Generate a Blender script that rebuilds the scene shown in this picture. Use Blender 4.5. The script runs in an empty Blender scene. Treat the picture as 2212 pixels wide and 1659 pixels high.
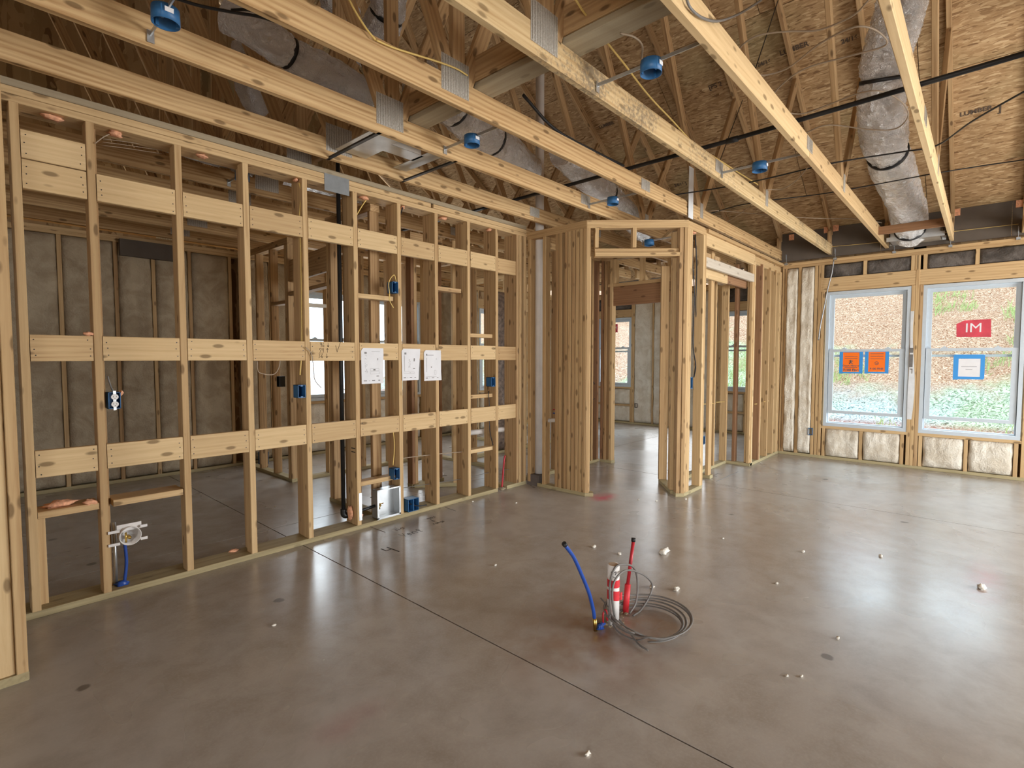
import bpy, math, random
from mathutils import Vector, Matrix, noise
random.seed(7)
S = bpy.context.scene
COL = S.collection
R_ = math.radians
# ------------------------------------------------------------------ camera
W_, H_, FPX = 2212.0, 1659.0, 1120.8
YAW, PIT, CH = R_(42.29), R_(2.874), 1.395
FW = Vector((math.cos(YAW)*math.cos(PIT), math.sin(YAW)*math.cos(PIT), -math.sin(PIT)))
RT = Vector((math.sin(YAW), -math.cos(YAW), 0)); UP = RT.cross(FW)
cam = bpy.data.cameras.new('camera'); co = bpy.data.objects.new('camera', cam); COL.objects.link(co)
cam.sensor_width = 36.0; cam.lens = 36.0*FPX/W_; cam.clip_start = .05; cam.clip_end = 200
co.matrix_world = Matrix((( RT.x, UP.x, -FW.x, 0), (RT.y, UP.y, -FW.y, 0), (RT.z, UP.z, -FW.z, CH), (0, 0, 0, 1)))
S.camera = co
CP = Vector((0, 0, CH))
def at(x, y, ax, v):
    """world point on the plane ax = v that the photograph shows at pixel x, y"""
    d = FW + RT*((x-W_/2)/FPX) - UP*((y-H_/2)/FPX)
    i = 'XYZ'.index(ax)
    return CP + d*((v-CP[i])/d[i])
# ------------------------------------------------------------------ light
S.view_settings.view_transform = 'Standard'; S.view_settings.look = 'None'
S.view_settings.gamma = 1.0; S.view_settings.use_curve_mapping = False
S.view_settings.exposure = 0.0
wd = bpy.data.worlds.new('overcast_sky'); S.world = wd; wd.use_nodes = True
bg = wd.node_tree.nodes['Background']; bg.inputs[0].default_value = (.70, .85, 1.0, 1); bg.inputs[1].default_value = 5.5
sun = bpy.data.lights.new('sun', 'SUN'); sun.energy = 2.2; sun.angle = R_(8); sun.color = (1, .95, .86)
so = bpy.data.objects.new('sun', sun); COL.objects.link(so); so.rotation_euler = Vector((-.45, -.25, -1)).to_track_quat('-Z', 'Z').to_euler()
so.rotation_euler = Vector((.75, .25, -1)).to_track_quat('-Z', 'Z').to_euler()
def area(name, loc, aim, sx, sy, e, col):
    l = bpy.data.lights.new(name, 'AREA'); l.shape = 'RECTANGLE'; l.size = sx; l.size_y = sy; l.energy = e; l.color = col
    o = bpy.data.objects.new(name, l); COL.objects.link(o); o.location = loc
    o.rotation_euler = (Vector(aim)-Vector(loc)).to_track_quat('-Z', 'Z').to_euler(); return o
# area lamps added to brighten the rooms; front and side openings are invented
area('daylight_patio_doors', (5.2, -3.95, 1.25), (1.6, 3.7, 1.0), 4.2, 2.1, 400, (1.0, .98, .95))  # unseen main fill lamp added behind the camera, in an invented opening
e_ = area('daylight_entry_doors', (-4.0, -2.6, 1.25), (4, -1.6, 1.25), 2.2, 2.1, 130, (1.0, .95, .88)); e_.data.spread = R_(105)  # unseen side fill lamp added to lift faces turned away from the main one
area('daylight_far_room', (9.6, 4.4, 1.5), (5, 4.4, 1.2), 2.6, 1.4, 30, (.93, .97, 1.0))
area('daylight_back_rooms', (4.4, 6.95, 1.6), (4.2, 3, 1.0), 2.6, 1.3, 45, (.95, .98, 1.0))
area('sky_above_bank', (10.0, 0.6, 4.6), (7.0, 0.3, 0), 4.5, 2.2, 420, (.72, .88, 1.0))  # extra lamp added outside, out of view, to brighten the floor by the windows
# ------------------------------------------------------------------ cycles quality
cy = S.cycles; cy.max_bounces = 6; cy.diffuse_bounces = 4; cy.glossy_bounces = 3; cy.transmission_bounces = 4; cy.transparent_max_bounces = 10
cy.use_denoising = True; cy.use_adaptive_sampling = True; cy.adaptive_threshold = .055; cy.caustics_reflective = False; cy.caustics_refractive = False
cy.sample_clamp_indirect = 6
# ------------------------------------------------------------------ materials
def C4(c): return (c[0], c[1], c[2], 1)
class NT:
    def __init__(s, name, rough=.8, metal=0.0, spec=.3):
        s.m = bpy.data.materials.new(name); s.m.use_nodes = True; s.t = s.m.node_tree; s.n = s.t.nodes
        s.b = s.n['Principled BSDF']; s.b.inputs['Roughness'].default_value = rough; s.b.inputs['Metallic'].default_value = metal
        s.b.inputs['Specular IOR Level'].default_value = spec
    def new(s, ty, **k):
        n = s.n.new(ty)
        for a, v in k.items():
            if hasattr(n, a): setattr(n, a, v)
            else: n.inputs[a.replace('_', ' ')].default_value = v
        return n
    def lk(s, a, b): s.t.links.new(a, b)
    def coords(s, scale=(1, 1, 1), rnd=0.0, kind='Object'):
        tc = s.new('ShaderNodeTexCoord'); mp = s.new('ShaderNodeMapping'); mp.inputs['Scale'].default_value = scale
        src = tc.outputs[kind]
        if rnd:
            oi = s.new('ShaderNodeObjectInfo'); v = s.new('ShaderNodeVectorMath', operation='MULTIPLY_ADD')
            v.inputs[1].default_value = (rnd*7.3, rnd*3.1, rnd*5.7); s.lk(oi.outputs['Random'], v.inputs[0]); s.lk(src, v.inputs[2]); src = v.outputs[0]
        s.lk(src, mp.inputs['Vector']); return mp.outputs[0]
    def noise(s, vec, scale, detail=3, rough=.5, dist=0.0):
        n = s.new('ShaderNodeTexNoise'); n.inputs['Scale'].default_value = scale; n.inputs['Detail'].default_value = detail
        n.inputs['Roughness'].default_value = rough; n.inputs['Distortion'].default_value = dist; s.lk(vec, n.inputs['Vector']); return n.outputs['Fac']
    def ramp(s, fac, stops):
        r = s.new('ShaderNodeValToRGB'); e = r.color_ramp.elements
        while len(e) < len(stops): e.new(.5)
        for i, (p, c) in enumerate(stops): e[i].position = p; e[i].color = C4(c) if isinstance(c, tuple) else (c, c, c, 1)
        s.lk(fac, r.inputs[0]); return r.outputs[0]
    def mix(s, fac, a, b, mode='MIX'):
        m = s.new('ShaderNodeMix', data_type='RGBA', blend_type=mode)
        for sock, v in ((m.inputs[0], fac), (m.inputs[6], a), (m.inputs[7], b)):
            if isinstance(v, (int, float)): sock.default_value = v
            elif isinstance(v, tuple): sock.default_value = C4(v)
            else: s.lk(v, sock)
        return m.outputs[2]
    def col(s, o): s.lk(o, s.b.inputs['Base Color'])
    def bump(s, h, strength=.3, dist=.01):
        b = s.new('ShaderNodeBump'); b.inputs['Strength'].default_value = strength; b.inputs['Distance'].default_value = dist
        s.lk(h, b.inputs['Height']); s.lk(b.outputs[0], s.b.inputs['Normal'])
def wood(name, light, dark, grain=.5, knot=.5, rough=.72, var=.16):
    """sawn softwood: grain along the piece's own X, knots, a little tint per piece"""
    n = NT(name, rough, 0, .25)
    v = n.coords((1.0, 1.0, 1.0), 4.0)
    m2 = n.new('ShaderNodeMapping'); m2.inputs['Scale'].default_value = (.6, 13, 13); n.lk(v, m2.inputs[0])
    g1 = n.noise(m2.outputs[0], 3.2, 5, .62, 1.1)
    m3 = n.new('ShaderNodeMapping'); m3.inputs['Scale'].default_value = (.75, 15, 15); n.lk(v, m3.inputs[0])
    w = n.new('ShaderNodeTexWave', wave_type='RINGS', rings_direction='X'); w.inputs['Scale'].default_value = .8; w.inputs['Distortion'].default_value = 9.0
    w.inputs['Detail'].default_value = 2; w.inputs['Detail Scale'].default_value = 1.1; n.lk(m3.outputs[0], w.inputs['Vector'])
    f = n.new('ShaderNodeMath', operation='MULTIPLY'); n.lk(w.outputs['Fac'], f.inputs[0]); f.inputs[1].default_value = .44*grain
    f2 = n.new('ShaderNodeMath', operation='MULTIPLY_ADD'); n.lk(g1, f2.inputs[0]); f2.inputs[1].default_value = .9; n.lk(f.outputs[0], f2.inputs[2])
    c = n.ramp(f2.outputs[0], [(.30, light), (.64, tuple(a*.62+b*.38 for a, b in zip(light, dark))), (.95, dark)])
    vk = n.new('ShaderNodeTexVoronoi'); vk.inputs['Scale'].default_value = 1.0
    mk = n.new('ShaderNodeMapping'); mk.inputs['Scale'].default_value = (5.2, 14, 14); n.lk(v, mk.inputs[0]); n.lk(mk.outputs[0], vk.inputs['Vector'])
    kf = n.ramp(vk.outputs['Distance'], [(.13, 1.0), (.17, .5), (.21, 0.0)])
    c = n.mix(kf, c, tuple(d*.42 for d in dark)) if knot >= .99 else n.mix(mulf(n, kf, knot), c, tuple(d*.42 for d in dark))
    oi = n.new('ShaderNodeObjectInfo')
    t = n.ramp(oi.outputs['Random'], [(0, (1-var, 1-var*1.25, 1-var*1.5)), (.45, (1.0, .985, .96)), (1, (1+var*.35, 1+var*.4, 1+var*.45))])
    c = n.mix(1.0, c, t, 'MULTIPLY')
    n.col(c); n.bump(g1, .18, .004); return n.m
def mulf(n, a, k):
    m = n.new('ShaderNodeMath', operation='MULTIPLY'); n.lk(a, m.inputs[0]); m.inputs[1].default_value = k; return m.outputs[0]
M = {}
M['stud'] = wood('stud_pine', (.62, .44, .235), (.38, .225, .10), .5, .75)
M['pale'] = wood('board_pale_pine', (.69, .51, .285), (.47, .30, .14), .35, .8)
M['truss'] = wood('truss_pine', (.63, .445, .235), (.36, .205, .085), .8, .8)
M['brown'] = wood('header_brown_pine', (.34, .19, .10), (.20, .10, .05), .5, .6)
M['web'] = wood('web_pine', (.54, .365, .19), (.31, .18, .085), .7, .8)
M['treated'] = wood('treated_pine', (.47, .40, .235), (.28, .235, .13), .5, .4)
M['grey'] = wood('weathered_pine', (.43, .37, .26), (.28, .22, .15), .4, .4)
M['white'] = wood('primed_board', (.74, .70, .62), (.55, .47, .37), .3, .4)
def stained_truss():
    m = wood('mildewed_truss_pine', (.64, .49, .28), (.42, .27, .12), .7, .7); n = NT.__new__(NT); n.m = m; n.t = m.node_tree; n.n = n.t.nodes; n.b = n.n['Principled BSDF']
    v = n.coords((1, 1, 1), 3); a = n.noise(v, 2.3, 2); b = n.noise(v, 38, 5, .75)
    f = n.ramp(mulf2(n, a, b), [(.26, 0.0), (.37, .7)]); lk = n.b.inputs['Base Color'].links[0].from_socket
    n.col(n.mix(f, lk, (.13, .11, .085))); return m
def mulf2(n, a, b):
    m = n.new('ShaderNodeMath', operation='MULTIPLY'); n.lk(a, m.inputs[0]); n.lk(b, m.inputs[1]); return m.outputs[0]
M['mildew'] = stained_truss()
def osb(name, tint=1.0):
    n = NT(name, .75, 0, .25); v = n.coords((1, 1, 1), 5)
    outs = []
    for k, (ang, sc) in enumerate(((.35, 1.0), (1.15, 1.1), (-.45, .9), (.02, 1.2))):
        mp = n.new('ShaderNodeMapping'); mp.inputs['Rotation'].default_value = (0, 0, ang); mp.inputs['Scale'].default_value = (13*sc, 60*sc, 1); mp.inputs['Location'].default_value = (k*3.7, k*1.3, 0)
        wv = n.new('ShaderNodeTexNoise'); wv.inputs['Scale'].default_value = 4; n.lk(v, wv.inputs['Vector'])
        ad = n.new('ShaderNodeVectorMath', operation='MULTIPLY_ADD'); ad.inputs[1].default_value = (.06, .06, 0); n.lk(wv.outputs['Color'], ad.inputs[0]); n.lk(v, ad.inputs[2]); n.lk(ad.outputs[0], mp.inputs[0])
        vo = n.new('ShaderNodeTexVoronoi'); vo.inputs['Scale'].default_value = 1.0; n.lk(mp.outputs[0], vo.inputs['Vector'])
        sp = n.new('ShaderNodeSeparateColor'); n.lk(vo.outputs['Color'], sp.inputs[0]); outs.append((vo, sp.outputs[0], sp.outputs[1]))
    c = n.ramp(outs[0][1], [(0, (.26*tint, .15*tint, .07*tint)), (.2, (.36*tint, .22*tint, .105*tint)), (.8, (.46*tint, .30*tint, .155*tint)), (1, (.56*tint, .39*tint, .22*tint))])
    for k in (1, 2, 3):
        ck = n.ramp(outs[k][1], [(0, (.20*tint, .11*tint, .05*tint)), (.15, (.36*tint, .22*tint, .105*tint)), (.8, (.49*tint, .325*tint, .17*tint)), (1, (.62*tint, .45*tint, .26*tint))])
        msk = n.ramp(outs[k][2], [(.58, 0.0), (.62, 1.0)]); c = n.mix(msk, c, ck)
    big = n.noise(v, .9, 2); c = n.mix(n.ramp(big, [(.55, 0.0), (.7, .35)]), c, (.19*tint, .20*tint, .10*tint))
    n.col(c); n.bump(outs[1][1], .25, .003); return n.m
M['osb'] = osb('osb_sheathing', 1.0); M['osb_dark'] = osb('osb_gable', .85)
def plain(name, c, rough=.6, metal=0.0, var=.0, bump=0.0, sc=20, spec=.4):
    n = NT(name, rough, metal, spec)
    if var or bump:
        v = n.coords((1, 1, 1), 2); f = n.noise(v, sc, 4)
        n.col(n.ramp(f, [(.3, tuple(x*(1-var) for x in c)), (.7, tuple(min(1, x*(1+var)) for x in c))]))
        if bump: n.bump(f, bump, .01)
    else: n.b.inputs['Base Color'].default_value = C4(c)
    return n.m
M['vinyl'] = plain('window_vinyl', (.52, .58, .63), .45, 0, .03)
M['blue'] = plain('blue_box_plastic', (.03, .13, .30), .45, 0, .08, 0, 30)
M['bluepex'] = plain('blue_pex', (.02, .07, .33), .35); M['redpex'] = plain('red_pex', (.42, .02, .03), .4)
M['redtape'] = plain('red_tape', (.60, .03, .04), .5, 0, .1); M['pvc'] = plain('white_pvc', (.74, .71, .68), .45, 0, .06, 0, 8)
M['ductmetal'] = plain('galvanised_steel', (.55, .57, .58), .38, .85, .12, .05, 9); M['plate'] = plain('steel_plate', (.38, .40, .42), .45, .8, .15, .1, 40)
M['greyplate'] = plain('painted_grey_plate', (.22, .23, .235), .6, .2, .08); M['black'] = plain('black_rubber', (.012, .012, .013), .5)
M['iron'] = plain('black_iron_pipe', (.02, .02, .02), .4, .3, .2, .1); M['cable_y'] = plain('yellow_cable', (.72, .52, .17), .5)
M['cable_w'] = plain('pale_cable', (.36, .28, .20), .5); M['cable_g'] = plain('grey_cable', (.16, .15, .14), .45, 0, .1); M['cable_b'] = plain('black_cable', (.02, .02, .022), .5)
M['foam'] = plain('orange_fire_foam', (.86, .42, .25), .9, 0, .25, .6, 60); M['scrap'] = plain('white_foam_scrap', (.78, .74, .66), .9, 0, .15, .6, 60)
M['paper'] = plain('paper', (.76, .76, .78), .8, 0, .03, .05, 14); M['ink'] = plain('ink', (.10, .10, .12), .8); M['marker'] = plain('black_marker', (.03, .025, .02), .7)
M['orange'] = plain('orange_poster', (1.0, .19, .01), .6); M['tape'] = plain('painters_tape', (.05, .30, .72), .6); M['red'] = plain('red_sticker', (.62, .06, .09), .6, 0, .25, 0, 6)
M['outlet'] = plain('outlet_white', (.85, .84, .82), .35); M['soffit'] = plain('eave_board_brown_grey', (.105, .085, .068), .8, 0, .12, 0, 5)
M['brass'] = plain('brass', (.55, .36, .10), .3, 1); M['poly'] = plain('sleeve_plastic', (.72, .74, .76), .3, 0, .1, .1, 10)
M['osbprint'] = plain('stamp_ink', (.10, .07, .05), .8)
M['carton'] = plain('kraft_paper', (.17, .12, .09), .55, 0, .55, .7, 22)
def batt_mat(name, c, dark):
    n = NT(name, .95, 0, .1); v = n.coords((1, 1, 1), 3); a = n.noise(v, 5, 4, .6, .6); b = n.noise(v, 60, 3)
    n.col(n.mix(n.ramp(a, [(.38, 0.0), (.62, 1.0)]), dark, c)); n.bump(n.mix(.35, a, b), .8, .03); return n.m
M['batt'] = batt_mat('fibreglass_batt', (.76, .71, .61), (.62, .55, .44)); M['batt_tan'] = batt_mat('shaded_tan_batt', (.48, .40, .285), (.36, .285, .195)); M['batt_dark'] = batt_mat('plastic_faced_batt', (.16, .14, .125), (.07, .06, .052))  # rear wall batts have the room's shade put into a darker tan colour
def foil():
    n = NT('foil_jacket', .2, .6); n.b.inputs['Base Color'].default_value = (.96, .95, .94, 1)
    v = n.coords((1, 1, 1), 2); m = n.new('ShaderNodeMapping'); m.inputs['Scale'].default_value = (1, 1, 1); n.lk(v, m.inputs[0])
    a = n.noise(m.outputs[0], 13, 5, .7, 2.5); b = n.noise(m.outputs[0], 45, 3, .6, 1.5); n.bump(n.mix(.3, a, b), 1.0, .06); return n.m
M['foil'] = foil()
def toothed():
    n = NT('toothed_nail_plate', .55, .4, .4); v = n.coords((1, 1, 1))
    w = n.new('ShaderNodeTexWave', bands_direction='X'); w.inputs['Distortion'].default_value = 3; w.inputs['Detail Scale'].default_value = 6; w.inputs['Scale'].default_value = 17; n.lk(v, w.inputs['Vector'])
    b = n.new('ShaderNodeTexBrick'); b.inputs['Scale'].default_value = 30; b.inputs['Mortar Size'].default_value = .03; n.lk(n.coords((1, 1, 1)), b.inputs['Vector'])
    n.col(n.ramp(w.outputs['Fac'], [(.15, (.36, .33, .285)), (.6, (.50, .47, .42))])); n.bump(n.mix(.4, w.outputs['Fac'], n.noise(v, 120, 2)), .8, .004); return n.m
M['teeth'] = toothed()
def glass():
    m = bpy.data.materials.new('window_glass'); m.use_nodes = True; t = m.node_tree; t.nodes.remove(t.nodes['Principled BSDF'])
    a = t.nodes.new('ShaderNodeBsdfTransparent'); a.inputs[0].default_value = (.95, .98, .98, 1); g = t.nodes.new('ShaderNodeBsdfGlossy'); g.inputs['Roughness'].default_value = .02
    x = t.nodes.new('ShaderNodeMixShader'); x.inputs[0].default_value = .012
    t.links.new(a.outputs[0], x.inputs[1]); t.links.new(g.outputs[0], x.inputs[2]); t.links.new(x.outputs[0], t.nodes['Material Output'].inputs[0]); return m
M['glass'] = glass()
def concrete():
    n = NT('concrete_slab', .5, 0, .5); v = n.coords((1, 1, 1))
    a = n.noise(v, .55, 4, .6, .4); b = n.noise(v, 5, 6, .65, .25); c = n.noise(v, 90, 2)
    base = n.ramp(a, [(.3, (.35, .305, .265)), (.52, (.43, .40, .365)), (.72, (.49, .485, .46))])
    base = n.mix(n.ramp(b, [(.40, 0.0), (.72, .6)]), base, (.25, .21, .175)); base = n.mix(n.ramp(c, [(.45, 0.0), (.8, .25)]), base, (.5, .47, .43))
    vs = n.coords((1.0, 1.0, 1.0)); sp = n.new('ShaderNodeTexVoronoi'); sp.inputs['Scale'].default_value = 2.1; n.lk(vs, sp.inputs['Vector'])
    dis = n.noise(vs, 14, 3); ad = n.new('ShaderNodeMath', operation='MULTIPLY_ADD'); n.lk(dis, ad.inputs[0]); ad.inputs[1].default_value = .10; n.lk(sp.outputs['Distance'], ad.inputs[2])
    base = n.mix(n.ramp(ad.outputs[0], [(.10, .7), (.118, 0.0)]), base, (.07, .055, .045))
    def spot(x, y, sx, sy, colr, k, base):
        mp = n.new('ShaderNodeMapping', vector_type='POINT'); mp.inputs['Location'].default_value = (-x/sx, -y/sy, 0); mp.inputs['Scale'].default_value = (1/sx, 1/sy, 0); n.lk(n.coords((1, 1, 1)), mp.inputs[0])
        g = n.new('ShaderNodeTexGradient', gradient_type='SPHERICAL'); n.lk(mp.outputs[0], g.inputs[0]); f = n.new('ShaderNodeMath', operation='MULTIPLY'); n.lk(g.outputs['Fac'], f.inputs[0])
        q = n.ramp(n.noise(v, 7, 3), [(.35, .25), (.65, 1.0)]); n.lk(q, f.inputs[1]); f2 = n.new('ShaderNodeMath', operation='MULTIPLY'); n.lk(f.outputs[0], f2.inputs[0]); f2.inputs[1].default_value = k; f2.use_clamp = True
        return n.mix(f2.outputs[0], base, colr)
    base = spot(4.42, 2.78, .22, .16, (.62, .12, .17), 1.5, base); base = spot(1.0, 1.75, .22, .12, (.36, .12, .12), .35, base)
    base = spot(2.25, 1.4, .75, .55, (.25, .14, .075), 1.1, base); base = spot(4.35, -.05, .6, .12, (.45, .20, .20), .7, base)
    n.col(base)
    rr = n.ramp(a, [(.35, (.22, .22, .22)), (.7, (.34, .34, .34))]); n.b.inputs['Specular IOR Level'].default_value = .8; n.lk(rr, n.b.inputs['Roughness']); n.bump(b, .12, .006); return n.m
M['concrete'] = concrete()
def hillmat():
    n = NT('straw_covered_bank', .95, 0, .1); v = n.coords((1, 1, 1))
    g = n.noise(v, .42, 4, .62); st = n.new('ShaderNodeMapping'); st.inputs['Scale'].default_value = (4, 2.6, 4); n.lk(v, st.inputs[0])
    f = n.noise(st.outputs[0], 3.2, 4, .72, 4.5); f2 = n.noise(v, 8, 5, .75, 3)
    straw = n.ramp(f, [(.38, (.10, .04, .02)), (.46, (.27, .13, .07)), (.52, (.40, .25, .16)), (.58, (.50, .38, .27))]); grass = n.ramp(f2, [(.38, (.07, .095, .045)), (.46, (.20, .245, .12)), (.52, (.34, .39, .23)), (.58, (.46, .49, .35))])
    pale = n.ramp(f2, [(.38, (.07, .09, .09)), (.46, (.23, .285, .275)), (.54, (.42, .49, .48))])
    sep = n.new('ShaderNodeSeparateXYZ'); n.lk(v, sep.inputs[0])
    gz = n.new('ShaderNodeMath', operation='MULTIPLY_ADD'); n.lk(sep.outputs[2], gz.inputs[0]); gz.inputs[1].default_value = -.10; n.lk(g, gz.inputs[2])
    c = n.mix(n.ramp(gz.outputs[0], [(.36, 0.0), (.47, 1.0)]), straw, grass)
    lowz = n.ramp(sep.outputs[2], [(.25, 1.0), (.9, .0)]); c = n.mix(mulf2(n, lowz, n.ramp(n.noise(v, .8, 2), [(.4, .2), (.6, 1.0)])), c, pale)
    cl = n.ramp(sep.outputs[2], [(.02, 1.0), (.14, 0.0)]); c = n.mix(mulf2(n, cl, n.ramp(f, [(.4, .3), (.55, 1.0)])), c, (.22, .075, .05))
    n.col(c); n.bump(f, .8, .06); return n.m
M['hill'] = hillmat(); M['yard'] = plain('pale_yard_soil', (.60, .52, .45), .95, 0, .25, .3, 3); M['leaf'] = plain('grass_blade', (.27, .34, .12), .8, 0, .3)
# ------------------------------------------------------------------ mesh helpers
class MB:
    def __init__(s): s.v = []; s.f = []
    def box(s, a, b, mat=None):
        o = len(s.v); x0, y0, z0 = a; x1, y1, z1 = b
        p = [(x0, y0, z0), (x1, y0, z0), (x1, y1, z0), (x0, y1, z0), (x0, y0, z1), (x1, y0, z1), (x1, y1, z1), (x0, y1, z1)]
        s.v += [tuple(mat @ Vector(q)) for q in p] if mat else p
        s.f += [tuple(o+i for i in q) for q in ((0, 3, 2, 1), (4, 5, 6, 7), (0, 1, 5, 4), (1, 2, 6, 5), (2, 3, 7, 6), (3, 0, 4, 7))]; return s
    def tube(s, pts, r, n=8, caps=True, jitter=0.0, seed=0.0, flat=1.0):
        pts = [Vector(p) for p in pts]; o = len(s.v); k = len(pts); up = None
        for i, p in enumerate(pts):
            t = (pts[min(i+1, k-1)]-pts[max(i-1, 0)]).normalized()
            if up is None: up = Vector((0, 0, 1)) if abs(t.z) < .9 else Vector((1, 0, 0))
            a = t.cross(up).normalized(); b = a.cross(t).normalized(); up = b
            rr = r[i] if isinstance(r, (list, tuple)) else r
            for j in range(n):
                th = 2*math.pi*j/n; d = a*math.cos(th)+b*math.sin(th)*flat; q = rr
                if jitter: q += jitter*(noise.noise(Vector((p.x*5+seed, p.y*5+j*.55, p.z*5)))+.6*noise.noise(Vector((i*.9+seed, j*1.3, 3))))
                s.v.append(tuple(p+d*q))
        for i in range(k-1):
            for j in range(n):
                s.f.append((o+i*n+j, o+i*n+(j+1) % n, o+(i+1)*n+(j+1) % n, o+(i+1)*n+j))
        if caps: s.f.append(tuple(o+j for j in range(n-1, -1, -1))); s.f.append(tuple(o+(k-1)*n+j for j in range(n)))
        return s
    def poly(s, pts, ext):
        o = len(s.v); n = len(pts); ext = Vector(ext); s.v += [tuple(Vector(p)) for p in pts]+[tuple(Vector(p)+ext) for p in pts]
        s.f.append(tuple(o+i for i in range(n-1, -1, -1))); s.f.append(tuple(o+n+i for i in range(n)))
        for i in range(n): s.f.append((o+i, o+(i+1) % n, o+n+(i+1) % n, o+n+i))
        return s
    def mesh(s, name, m, smooth=False):
        me = bpy.data.meshes.new(name); me.from_pydata(s.v, [], s.f); me.materials.append(m); me.update()
        if smooth: me.polygons.foreach_set('use_smooth', [True]*len(me.polygons))
        return me
    def build(s, name, m, parent=None, smooth=False, **k):
        """verts given in world coordinates; the object stands at its parent's origin"""
        o = bpy.data.objects.new(name, s.mesh(name, m, smooth)); COL.objects.link(o)
        if parent: o.parent = parent; o.location = -wloc(parent)
        tag(o, **k); return o
def wloc(o):
    v = Vector(o.location)
    while o.parent: o = o.parent; v += Vector(o.location)
    return v
def tag(o, label=None, cat=None, group=None, kind=None):
    if label: o['label'] = label
    if cat: o['category'] = cat
    if group: o['group'] = group
    if kind: o['kind'] = kind
    return o
def empty(name, loc, label=None, cat=None, group=None, kind=None):
    o = bpy.data.objects.new(name, None); COL.objects.link(o); o.location = loc; o.empty_display_size = .1; return tag(o, label, cat, group, kind)
def smooth_path(pts, n=6):
    pts = [Vector(p) for p in pts]; q = [pts[0]*2-pts[1]]+pts+[pts[-1]*2-pts[-2]]; out = []
    for i in range(1, len(q)-2):
        for j in range(n):
            t = j/n; a, b, c, d = q[i-1:i+3]
            out.append(.5*((2*b)+(c-a)*t+(2*a-5*b+4*c-d)*t*t+(3*b-a-3*c+d)*t**3))
    out.append(pts[-1]); return out
_lm = {}
def lumber_mesh(L, w, d, m, cut=None):
    """eased-edge board, long axis X from 0 to L, w along Y, d along Z, centred"""
    k = (round(L, 3), round(w, 3), round(d, 3), m.name, cut)
    if k in _lm: return _lm[k]
    e = min(.003, w*.2, d*.2); v = []; f = []
    prof = [(-w/2+e, -d/2), (w/2-e, -d/2), (w/2, -d/2+e), (w/2, d/2-e), (w/2-e, d/2), (-w/2+e, d/2), (-w/2, d/2-e), (-w/2, -d/2+e)]
    c0, c1 = cut or (0, 0)
    for x, c in ((0, c0), (L, c1)):
        for y, z in prof: v.append((x+z*c, y, z))
    f = [(i, (i+1) % 8, 8+(i+1) % 8, 8+i) for i in range(8)]; f.append(tuple(range(7, -1, -1))); f.append(tuple(range(8, 16)))
    me = bpy.data.meshes.new('lumber'); me.from_pydata(v, [], f); me.materials.append(m); me.update(); _lm[k] = me; return me
def beam(name, p, q, w, d, up, m, parent=None, cut=None, **k):
    """board from p to q (centre line); w across, d along 'up'"""
    p, q, up = Vector(p), Vector(q), Vector(up); x = (q-p); L = x.length; x.normalize(); y = up.cross(x).normalized(); z = x.cross(y)
    o = bpy.data.objects.new(name, lumber_mesh(L, w, d, m if not isinstance(m, str) else M[m], cut)); COL.objects.link(o)
    T = Matrix(((x.x, y.x, z.x, p.x), (x.y, y.y, z.y, p.y), (x.z, y.z, z.z, p.z), (0, 0, 0, 1)))
    if parent: o.parent = parent; o.matrix_local = Matrix.Translation(-wloc(parent)) @ T
    else: o.matrix_local = T
    tag(o, **k); return o
T2, D4, D6 = .038, .089, .14
def batt_mesh(w, h, seed, m, bulge=.035, crease=True, nx=14, ny=None):
    ny = ny or max(8, int(h/.055)); v = []; f = []; rnd = random.Random(seed); cx = rnd.uniform(-.15, .15)*w
    for j in range(ny+1):
        for i in range(nx+1):
            u, t = i/nx, j/ny; x = (u-.5)*w; z = t*h
            e = min(1, min(u, 1-u)*12+.1)*min(1, min(t, 1-t)*h*14+.1); e = e**.6
            y = -bulge*e - .022*noise.noise(Vector((x*7+seed*3.1, z*2.3, seed)))*e - .012*noise.noise(Vector((x*22+seed, z*14, 2)))
            if crease: y += .035*math.exp(-((x-cx-.05*noise.noise(Vector((z*1.3, seed, 0))))/.018)**2)*max(0, noise.noise(Vector((z*.9+seed, 5, 1)))+.05)*1.3
            x += .012*noise.noise(Vector((z*5, seed, i)))*(1 if 0 < i < nx else .9)
            v.append((x, y, z))
    for j in range(ny):
        for i in range(nx): a = j*(nx+1)+i; f.append((a, a+1, a+nx+2, a+nx+1))
    o = len(v); v += [(-w/2, .06, 0), (w/2, .06, 0), (w/2, .06, h), (-w/2, .06, h)]
    bl = list(range(0, nx+1)); tl = [ny*(nx+1)+i for i in range(nx+1)]; ll = [j*(nx+1) for j in range(ny+1)]; rl = [j*(nx+1)+nx for j in range(ny+1)]
    f.append(tuple([o, o+1]+bl[::-1])); f.append(tuple([o+3]+tl+[o+2])); f.append(tuple([o]+ll+[o+3])); f.append(tuple([o+1, o+2]+rl[::-1])); f.append((o, o+3, o+2, o+1))
    me = bpy.data.meshes.new('batt'); me.from_pydata(v, [], f); me.materials.append(m); me.polygons.foreach_set('use_smooth', [True]*len(me.polygons)); me.update(); return me
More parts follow.
